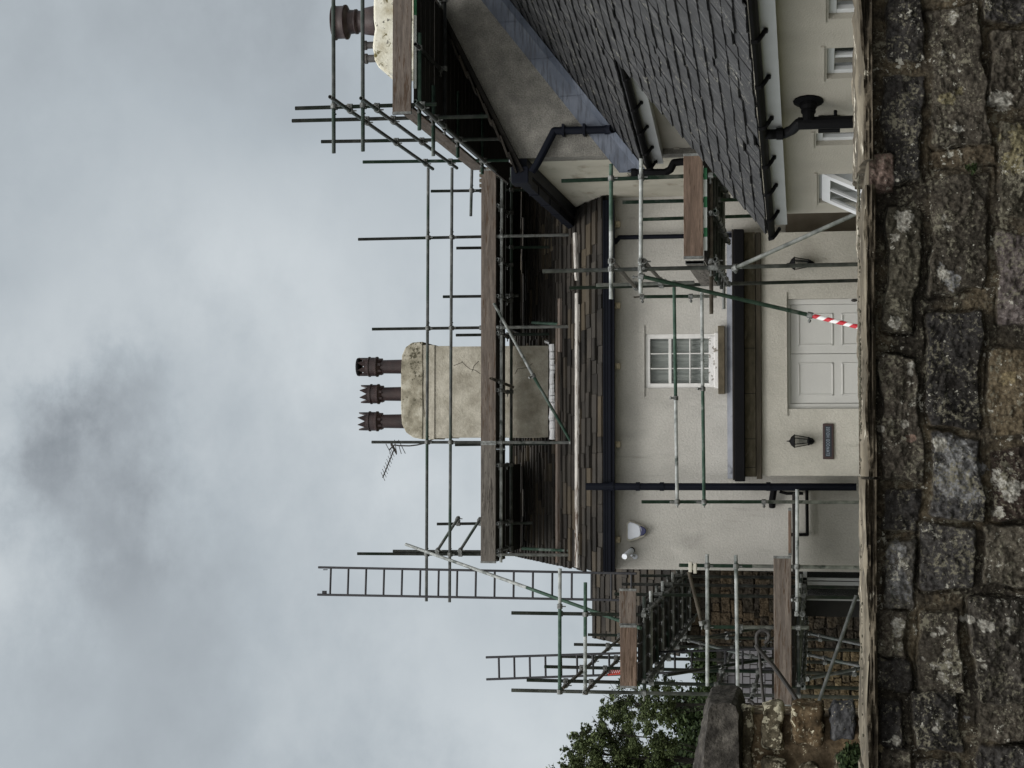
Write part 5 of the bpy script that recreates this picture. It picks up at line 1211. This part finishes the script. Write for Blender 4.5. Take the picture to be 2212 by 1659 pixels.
c = PY(1858, 707, YL - .45); dv = (c - b); c2 = b + dv.normalized() * (b.z / -dv.normalized().z) if dv.z < 0 else c
br = C.tube('brace', b, c2, T_GREY)
n_ = 12; L_ = dv.length; tp = MB(); tp.cm = 0
segs = 48; ra = .0265; u_ = dv.normalized(); s1_ = u_.orthogonal().normalized(); s2_ = u_.cross(s1_)
for j in range(110):
    for i in range(16):
        a0, a1 = 2 * math.pi * i / 16, 2 * math.pi * (i + 1) / 16; t0, t1 = j * .009, (j + 1) * .009
        P_ = [b + u_ * t + (s1_ * math.cos(a) + s2_ * math.sin(a)) * ra for (t, a) in ((t0, a0), (t0, a1), (t1, a1), (t1, a0))]
        ph = ((j * .009) / .155 + i / 16) % 1; tp.cm = 0 if ph < .5 else 1; tp.add(P_, [(0, 1, 2, 3)])
tp.build('barrier_tape', [M_REDTAPE, M_WHITETAPE], br)
a, b = PY(1588, 579, YL - .08), PY(1860, 457, YL - .9); d = (b - a).normalized(); C.tube('brace', a, a + d * (a.z / -d.z) * .98, T_PALE)
# long guard rails carried across the window to the pole by the downpipe
C.tube('guard_rail', PY(1456, 606, 23.6), PY(1459.5, 860, 23.6), T_GREEN); C.tube('guard_rail', PY(1459.5, 860, 23.6), PY(1463, 1092, 23.6), T_PALE)
C.tube('guard_rail', PY(1516, 628, 23.6), PY(1518, 840, 23.6), T_PALE); C.tube('guard_rail', PY(1518, 840, 23.6), PY(1521, 1092, 23.6), T_GREEN)
a, b = PY(1386, 1084, 23.65), PY(1650, 1084, 23.65); C.tube('standard', a, b, T_GREEN); C.tube('standard', b, (b.x - .0, b.y, 0), T_PALE)
C.couple()

# --- D: left scaffold
YD = 22.5
D = Scaf('two-storey scaffold wrapped round the left gable of the cottage, nearest the side wall', PY(1850, 1300, YD))
def gd(p, q): d = (q - p).normalized(); return p + d * (p.z / -d.z)
a = PY(1105, 1324, YD); D.tube('standard', a, PY(1392, 1328, YD), T_DARK); 
a = PY(1105, 1491, YD); D.tube('standard', a, gd(a, PY(1540, 1500, YD)), T_GREY)
a, b = PY(1467, 1221, YD), PY(1625, 1223, YD); D.tube('standard', a, b, T_GREEN); D.tube('standard', b, gd(a, b), T_PALE)
a, b = PY(1520, 1354, YD), PY(1600, 1355, YD); D.tube('standard', a, b, T_GREEN); D.tube('standard', b, PY(1748, 1356, YD), T_PALE)
yq = YD - .055
D.tube('guard_rail', PY(1209.5, 1228, yq), PY(1209.3, 1310, yq), T_PALE); D.tube('guard_rail', PY(1209.3, 1310, yq), PY(1209, 1500, yq), T_GREEN); D.tube('guard_rail', PY(1264.5, 1258, yq), PY(1264.2, 1375, yq), T_GREEN); D.tube('guard_rail', PY(1264.2, 1375, yq), PY(1264, 1500, yq), T_PALE)
D.tube('guard_rail', PY(1527.5, 1197, yq), PY(1528, 1482, yq), T_PALE); D.tube('guard_rail', PY(1589.5, 1199, yq), PY(1594, 1508, yq), T_PALE)
D.tube('ledger', PY(1722, 1057, yq), PY(1722, 1330, yq), T_PALE)
z1 = PY(1376, 1400, yq).z; h1_ = PY(1340, 1400, yq).z - z1
D.board('toe_board', (PY(1358, 1486, yq).x, yq - .03, z1), (PY(1358, 1350, yq).x, yq - .03, z1), (0, 0, h1_), (0, .038, 0), M_BOARD_RED)
D.board('toe_board', (PY(1358, 1352, yq).x, yq + .012, z1 + .012), (PY(1358, 1272, yq).x, yq + .012, z1 + .012), (0, 0, h1_), (0, .038, 0), M_BOARD)
z2 = PY(1710, 1400, yq).z; h2_ = PY(1672, 1400, yq).z - z2
D.board('toe_board', (PY(1690, 1526, yq).x, yq - .03, z2), (PY(1690, 1201, yq).x, yq - .03, z2), (0, 0, h2_), (0, .038, 0), M_BOARD)
D.board('toe_board', (PY(1705, 1203, yq).x, yq + .3, z2 + .0), (PY(1705, 1100, yq).x, yq + .3, z2), (0, 0, .04), (0, .225, 0), M_BOARD_RED)
for k in range(5): D.board('deck_board', (PY(1705, 1236, 24.2).x, 24.13 + k * .235, z2 - .03), (PY(1705, 1068, 24.2).x, 24.13 + k * .235, z2 - .03), (0, .225, 0), (0, 0, .038), M_DECK, ends=False)
# decks running back along the gable
Xo, Xi = -3.10, -2.06
for (zk, y1_) in ((z1, 31.5), (z2, 31.5)):
    for k in range(4):
        for (ya, yb_) in ((yq + .05, 26.4), (26.41, y1_)): D.board('deck_board', (Xo + .06 + k * .25, ya, zk - .042), (Xo + .06 + k * .25, yb_, zk - .042), (.225, 0, 0), (0, 0, .038), M_DECK, ends=False)
    D.board('toe_board', (Xo + .02, yq + .06, zk), (Xo + .02, y1_, zk), (0, 0, .22), (.036, 0, 0), M_BOARD, ends=False)
    k = 0; y = YD + .06
    while y < y1_:
        D.tube('transom', (Xo - .12, y, zk - .085), (Xi + .12, y, zk - .085), T_PALE if k % 2 else T_DARK); y += .9; k += 1
    D.tube('ledger', (Xo + .06, YD - .1, zk - .14), (Xo + .06, y1_ + .2, zk - .14), T_DARK); D.tube('ledger', (Xi - .06, YD - .1, zk - .14), (Xi - .06, y1_ + .2, zk - .14), T_DARK)
for (i0, y0, m) in ((1138, 1469, T_DARK), (1176, 1440, T_DARK), (1213, 1418, T_DARK), (1240, 1392, T_DARK), (1270, 1371, T_DARK)):
    a = PX(i0, y0, Xo - .03); D.tube('standard', a, V(a.x, a.y, 0), m)
for (yy_, zt_) in ((24.3, 4.5), (26.1, 4.6), (27.9, 4.5), (29.6, 4.5), (31.3, 4.4)): D.tube('standard', (Xi, yy_, zt_), (Xi, yy_, 0), T_DARK)
ye_ = 30.2
for (a_, b_) in (((1214, 1488), (1340, 1378)), ((1263, 1496), (1340, 1420))):
    a = PX(*a_, Xo - .09); b = PX(*b_, Xo - .09); d = (b - a).normalized(); D.tube('guard_rail', a, a + d * 7.5, T_BROWN)
for zk in (z2 + .5, z2 + 1.0): D.tube('guard_rail', (Xo - .09, YD - .2, zk), (Xo - .09, 30.5, zk), T_DARK)
a, b = PY(877, 1176, YD + 3.6), PY(1384, 1357, YD - .10); c = a.lerp(b, .56); D.tube('brace', a, c, T_PALE); D.tube('brace', c, b, T_GREEN)
D.tube('brace', PY(1488, 1235, YD - .12), PY(1516, 1346, YD - .12), T_BROWN)
a, b = PY(1768, 1518, YD - .15), PY(1850, 1286, YD - .15); D.tube('brace', a, b, T_GREY)
for (y0_, y1_, za, zb_) in ((23.4, 26.1, 0.2, z2 - .2), (26.1, 23.4, 0.2, z2 - .2), (26.1, 29.1, .2, z2 - .2), (24.9, 27.7, z2 + .2, z1 - .3), (23.4, 25.6, z1 - .3, z2 + .3), (27.7, 30.5, z1 - .3, z2 + .3)): D.tube('brace', (Xo + .03, y0_, za), (Xo + .03, y1_, zb_), T_DARK)
D.couple()
mb = MB(); a = PY(1497, 1226, YD - .10); mb.box((a.x - .075, a.y - .04, a.z - .05), (a.x + .06, a.y + .03, a.z - .008)); mb.box((a.x - .06, a.y - .045, a.z + .008), (a.x + .075, a.y + .028, a.z + .055)); mb.box((a.x - .03, a.y - .03, a.z - .03), (a.x + .03, a.y + .02, a.z + .03)); bevel(mb.build('board_clip', M_BOXF, D.root), .008)
rn = thing('safety_netting', 'scrap of bright red netting tied at the top of the left scaffold behind the ladder', 'netting', PY(1330, 1450, 24.5))
mb = MB(); f55 = lambda x, y: PY(987.5 + x * .248, 1261.8 + y * .248, 24.5)
for k in range(6): mb.path([f55(1318 + k * 17, 790 - k * 1), f55(1330 + k * 17, 765), f55(1352 + k * 15, 738)], .010, 5)
mb.path([f55(1312, 790), f55(1430, 778)], .014, 5); mb.path([f55(1350, 742), f55(1430, 738)], .01, 5); mb.build('mesh', M_RED, rn)

# ladders
def ladder(label, tl, tr, bl, br_, nr, first, last, m, r=.018, hooks=False):
    """corners top-left... as points; rungs as distances along"""
    t = thing('ladder', label, 'ladder', (bl + br_) / 2, 'ladders on the left scaffold')
    for (a, b) in ((tl, bl), (tr, br_)): mb = MB(); mb.tube(a, b, r, 10); mb.build('stile', m, t)
    for i in range(nr):
        f = first + (last - first) * i / (nr - 1); mb = MB(); mb.tube(tl.lerp(bl, f), tr.lerp(br_, f), .016, 8); mb.build('rung', m, t)
    if hooks:
        for (a, s) in ((tl, 1), (tr, -1)): mb = MB(); mb.box((a.x - .01 + .02 * s, a.y - .03, a.z - .14), (a.x + .05 * s + .01, a.y + .02, a.z - .08)); mb.build('stile_foot', m, t)
Yl1 = 24.7
tl, tr = PY(686, 1284.5, Yl1 + .7), PY(688, 1225.5, Yl1 + .7); bl, br_ = PY(1375, 1297, Yl1 - .3), PY(1375, 1239, Yl1 - .3)
ladder('tall dark steel ladder rising clear of the roofs, left of the cottage chimney', tl, tr, bl, br_, 17, .042, .985, M_LADDER, hooks=True)
tl, tr = PY(1051, 1467.5, 25.6), PY(1050, 1420, 25.6); bl, br_ = PY(1700, 1444, 24.6), PY(1700, 1400, 24.6)
ladder('shorter steel ladder standing inside the left end of the scaffold, beside the trees', tl, tr, bl, br_, 18, .045, .97, M_LADDER)

# loose timbers on the cottage roof
def roofpt(ix, iy, lift=.06):
    p = PP(ix, iy, V(0, ye, ze) + nrm * lift, nrm); return p
def plank(label, a, b, wd=.10, th_=.045, m=M_PLANK):
    A, B_ = roofpt(*a), roofpt(*b); mb = MB(); d = B_ - A
    mb.obox(A - bN * wd / 2, d, bN * wd, nrm * th_); o = mb.build('timber_plank', m); bevel(o, .004, 1)
    o['label'] = label; o['category'] = 'plank'; o['group'] = 'planks lying along the cottage roof'
bN = b_vec = Vector((0, yr - ye, zr - ze)).normalized()
plank('short pale plank on the roof slates near the valley with the tall house', (1249, 606), (1245, 503))
plank('longest pale plank lying low along the cottage roof above the gutter', (1250, 1226), (1250, 633), .12)
plank('brown plank lying higher on the roof, just below the chimney', (1208, 1215), (1208, 700), .10, .05, M_BOARD)
plank('brown plank lying high on the roof between chimney and tall house', (1213, 760), (1213, 645), .10, .05, M_BOARD)
mb = MB(); q = [roofpt(1180, 517, .03), roofpt(1196, 513, .03), roofpt(1198, 540, .03), roofpt(1176, 552, .03)]; mb.prism(q, nrm * .03); o = mb.build('loose_slate', M_STONE_SILL); o['label'] = 'loose square stone slate lying on the roof near the tall house'; o['category'] = 'slate'

# ------------------------------------------------------------------ buildings at the back left
bh = thing('back_house', 'dark rubble stone house with a stone-slate roof behind the left scaffold', 'house', PY(1850, 1300, 34))
YK = 34.0; kx0, kx1 = PY(1500, 1397, YK).x, PY(1500, 1150, YK).x
rp = PY(1283, 1300, YK + 2.6); ep = PY(1470, 1300, YK - .3)
mb = MB(); zk = ep.z
bK = Vector((0, rp.y - ep.y, rp.z - ep.z)); SK = bK.length; bK.normalize(); nK = Vector((0, -bK.z, bK.y))
vx0 = PY(1290, 1374, YK + 2.5).x
rfb = MB(); rfb.obox((vx0, ep.y, ep.z - .1), (kx1 - vx0, 0, 0), bK * SK, nK * .08, .1); slates(rfb, V(vx0 - .05, ep.y - .02, ep.z - .01), (1, 0, 0), bK, nK, kx1 - vx0 + .05, SK, .25, .3, .8, .035, .03, gfun=lambda t: .32 - .12 * t / SK)
rfb.obox((vx0, rp.y, rp.z - .02), (kx1 - vx0, 0, 0), (0, 2.6, -1.9), (0, 0, .06), .2); rfb.build('roof', M_SLATE_STONE, bh)
def rubble(mb, x0, x1, z0, z1, Y, hmin=.12, hmax=.24, wmin=.18, wmax=.5, d=.05):
    z = z0
    while z < z1:
        h = random.uniform(hmin, hmax); x = x0
        while x < x1:
            w_ = random.uniform(wmin, wmax); a, b = x, min(x + w_, x1); x += w_
            if b - a < .06: continue
            zz1 = min(z + h, z1); dd = random.uniform(.2, 1) * d; e = .014; i_ = .035
            j = lambda: random.uniform(-.012, .012)
            o_ = [(a + e, Y, z + e), (b - e, Y, z + e), (b - e, Y, zz1 - e), (a + e, Y, zz1 - e), (a + e + i_, Y - dd + j(), z + e + i_ * .7), (b - e - i_, Y - dd + j(), z + e + i_ * .7), (b - e - i_, Y - dd + j(), zz1 - e - i_ * .7), (a + e + i_, Y - dd + j(), zz1 - e - i_ * .7)]
            mb.add(o_, [(4, 5, 6, 7), (0, 1, 5, 4), (1, 2, 6, 5), (2, 3, 7, 6), (3, 0, 4, 7)])
        z += h
zwk = zk + .0
def rubblefield(x0, x1, z1, Y, tones_, seed, hr=(.10, .22), wr=(.14, .42)):
    st = []; z = 0
    while z < z1:
        h = random.uniform(*hr); x = x0 - random.random() * .2
        while x < x1:
            w_ = random.uniform(*wr); st.append((x, min(x + w_, x1), z + random.uniform(-.015, .015), z + h + random.uniform(-.02, .03), random.choice(tones_), random.uniform(.05, .09))); x += w_ + .012
        z += h + .012
    return field_mesh('stonework', np.arange(x0, x1, .013), np.arange(0, z1, .013), st, Y, .2, seed, relief=.04, mortar_col=tuple(v * .45 for v in tones_[0]), dark=(.012, .010, .008))
link('stonework', rubblefield(kx0, kx1, zwk, YK, [(.045, .036, .025), (.03, .026, .02), (.07, .052, .033), (.022, .019, .016)], 21.), M_WALLFAR, bh)
mb = MB(); mb.box((kx0, YK + .001, 0), (kx1, YK + 5, zwk)); mb.build('wall', M_POINT, bh)
bd = thing('conservatory_frame', 'white glazed frame in deep shade under the lower scaffold deck, at the cottage corner', 'glazing', PY(1850, 1270, 27))
O1 = PY(1850, 1298, 27.2); wdt = PY(1850, 1229, 27.2).x - O1.x
mb = MB(); zq = PY(1735, 1260, 27.2).z
for (y0_, y1_) in ((1248, 1254), (1256, 1264), (1291, 1297)):
    a, b = PY(1760, y1_, 27.2).x, PY(1760, y0_, 27.2).x; mb.box((a, 27.2, .1), (b, 27.26, zq))
mb.box((O1.x, 27.2, zq - .06), (O1.x + wdt, 27.26, zq)); mb.build('frame', M_FASCIA, bd)
mb = MB(); mb.box((O1.x, 27.27, .05), (O1.x + wdt, 27.28, zq - .06)); mb.build('pane', M_GLASS, bd)
mb = MB(); mb.box((O1.x - .3, 27.7, .0), (O1.x + wdt, 27.75, zq + .1)); mb.build('backing', M_ROOMDARK, bd)

lb = thing('slate_hung_house', 'house with pale slate-hung upper wall glimpsed through the left scaffold', 'house', PY(1850, 1450, 40))
a, b = PY(1668, 1530, 40), PY(1560, 1396, 40); ztop = b.z
mb = MB(); z = a.z
while z < ztop:
    x = a.x - random.random() * .3
    while x < b.x: w_ = random.uniform(.25, .4); mb.box((x, 39.97 + random.uniform(0, .015), z), (min(x + w_, b.x) - .02, 40.0, z + .15)); x += w_
    z += .17
mb.build('slate_hanging', M_SLHUNG, lb)
mb = MB(); mb.box((a.x - .3, 40.001, 0), (b.x + .5, 44, ztop)); mb.build('wall', M_POINT, lb)
mb = MB(); mb.box((a.x - .5, 39.8, ztop), (b.x + .5, 44.2, ztop + .12)); mb.build('roof_edge', M_WOODDARK, lb)
yw = thing('boundary_wall', 'yellow rubble boundary wall seen through the lower left scaffold', 'wall', PY(1850, 1450, 37)); yw['label'] = 'yellow rubble boundary wall seen through the poles of the lower left scaffold'
a, b = PY(1850, 1530, 37), PY(1690, 1398, 37)
link('stonework', rubblefield(a.x - .5, b.x + .3, PY(1722, 1450, 37).z, 37, [(.22, .17, .10), (.16, .13, .085), (.28, .22, .13)], 31.), M_WALLFAR, yw)
mb = MB(); mb.box((a.x - .5, 37.001, 0), (b.x + .3, 37.4, PY(1722, 1450, 37).z)); mb.build('core', M_POINT, yw)

# ------------------------------------------------------------------ trees
def tree(label, base, blobs, leaf, size, trunk_r, group, clump=11):
    t = thing('tree', label, 'tree', base, group); base = Vector(base)
    mb = MB()
    leafcloud(mb, blobs, size, clump); mb.build('crown', leaf, t)
    mb = MB(); top = sum((Vector(b[0]) for b in blobs), Vector()) / len(blobs); mid = base.lerp(top, .45)
    mb.tube(base, mid, trunk_r, 10, trunk_r * .7); mb.tube(mid, top, trunk_r * .7, 8, trunk_r * .3)
    for b in (blobs if clump else blobs[:2]):
        c = Vector(b[0]); k = mid.lerp(top, random.uniform(0, .7)); e = c + V(random.uniform(-.3, .3), random.uniform(-.3, .3), random.uniform(0, .4)) * b[1][0]
        m1 = k.lerp(e, .5) + V(random.uniform(-.2, .2), 0, .15); mb.tube(k, m1, trunk_r * .16, 6, trunk_r * .10); mb.tube(m1, e, trunk_r * .10, 6, .006)
        for _ in range(3):
            e2 = c + V(random.uniform(-.9, .9) * b[1][0], random.uniform(-.5, .5), random.uniform(-.2, .9) * b[1][2]); mb.tube(e, e2, .008, 5, .003)
    mb.build('trunk', M_BARK, t)
rnd = random
def blob(ix, iy, Y, r, n_, s=1.0): return (PY(ix, iy, Y), (r, r, r * s), n_)
YT1 = 34.
B1 = []
for (ix, iy, r, n_) in ((1245, 1665, .40, 420), (1262, 1620, .38, 380), (1228, 1640, .16, 60), (1216, 1655, .12, 26), (1222, 1618, .12, 24), (1240, 1590, .14, 34), (1262, 1575, .14, 30), (1290, 1560, .16, 40), (1330, 1560, .2, 60), (1250, 1600, .22, 160), (1300, 1640, .55, 1000), (1310, 1590, .5, 800), (1345, 1655, .6, 1200), (1350, 1600, .55, 950), (1395, 1640, .6, 1100),
                       (1405, 1590, .55, 850), (1440, 1660, .5, 800), (1310, 1700, .7, 900), (1390, 1700, .8, 1100), (1280, 1582, .24, 190), (1440, 1610, .35, 340), (1232, 1690, .5, 400), (1285, 1710, .6, 600), (1238, 1655, .25, 180)): B1.append(blob(ix, iy, YT1 + rnd.uniform(-.6, .6), r * .9, int(n_ * 1.0)))
tree('large loose-leaved green tree at the left edge, crown open against the sky', PY(1850, 1680, YT1) * 1.0 - V(0, 0, PY(1850, 1680, YT1).z), [(b[0], (b[1][0] * .92, b[1][1], b[1][2] * .92), int(b[2] * 4.2)) for b in B1], M_LEAF, .031, .08, 'trees at the left', clump=13)
YT2 = 38.
B2 = []
for (ix, iy, r, n_) in ((1330, 1530, .42, 500), (1318, 1510, .2, 120), (1345, 1505, .4, 500), (1372, 1530, .5, 800), (1380, 1490, .45, 650), (1410, 1515, .5, 700), (1355, 1555, .4, 420), (1430, 1480, .35, 320), (1312, 1535, .2, 120), (1400, 1550, .35, 380), (1436, 1540, .3, 280)): B2.append(blob(ix, iy, YT2 + rnd.uniform(-.5, .5), r * .95, int(n_ * .8)))
tree('airy green tree with gaps in its crown, just left of the scaffold boards', PY(1850, 1520, YT2) - V(0, 0, PY(1850, 1520, YT2).z), [(b[0], b[1], int(b[2] * 3.2)) for b in B2], M_LEAF, .032, .06, 'trees at the left')
YT3 = 50.
def bank(label, rng, Y, ixs, r, n_, m, size=.16):
    bl = []
    for _ in range(rng[2]):
        iy = rnd.uniform(rng[0], rng[1]); ix = rnd.uniform(*ixs); bl.append(blob(ix, iy, Y + rnd.uniform(-1.5, 1.5), r * rnd.uniform(.7, 1.2), n_))
    c = PY(1850, (rng[0] + rng[1]) / 2, Y); c.z = 0
    tree(label, c, bl, m, size, .06, 'trees at the left', clump=0)
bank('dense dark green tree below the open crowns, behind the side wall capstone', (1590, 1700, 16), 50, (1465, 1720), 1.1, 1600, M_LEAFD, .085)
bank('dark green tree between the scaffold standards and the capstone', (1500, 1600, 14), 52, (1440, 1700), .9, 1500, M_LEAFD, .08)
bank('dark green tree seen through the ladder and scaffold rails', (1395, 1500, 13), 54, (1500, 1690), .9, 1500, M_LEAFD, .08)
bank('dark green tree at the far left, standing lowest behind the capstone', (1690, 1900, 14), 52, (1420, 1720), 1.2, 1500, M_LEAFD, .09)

for o in list(bpy.data.objects):
    if '_w' in o: del o['_w']
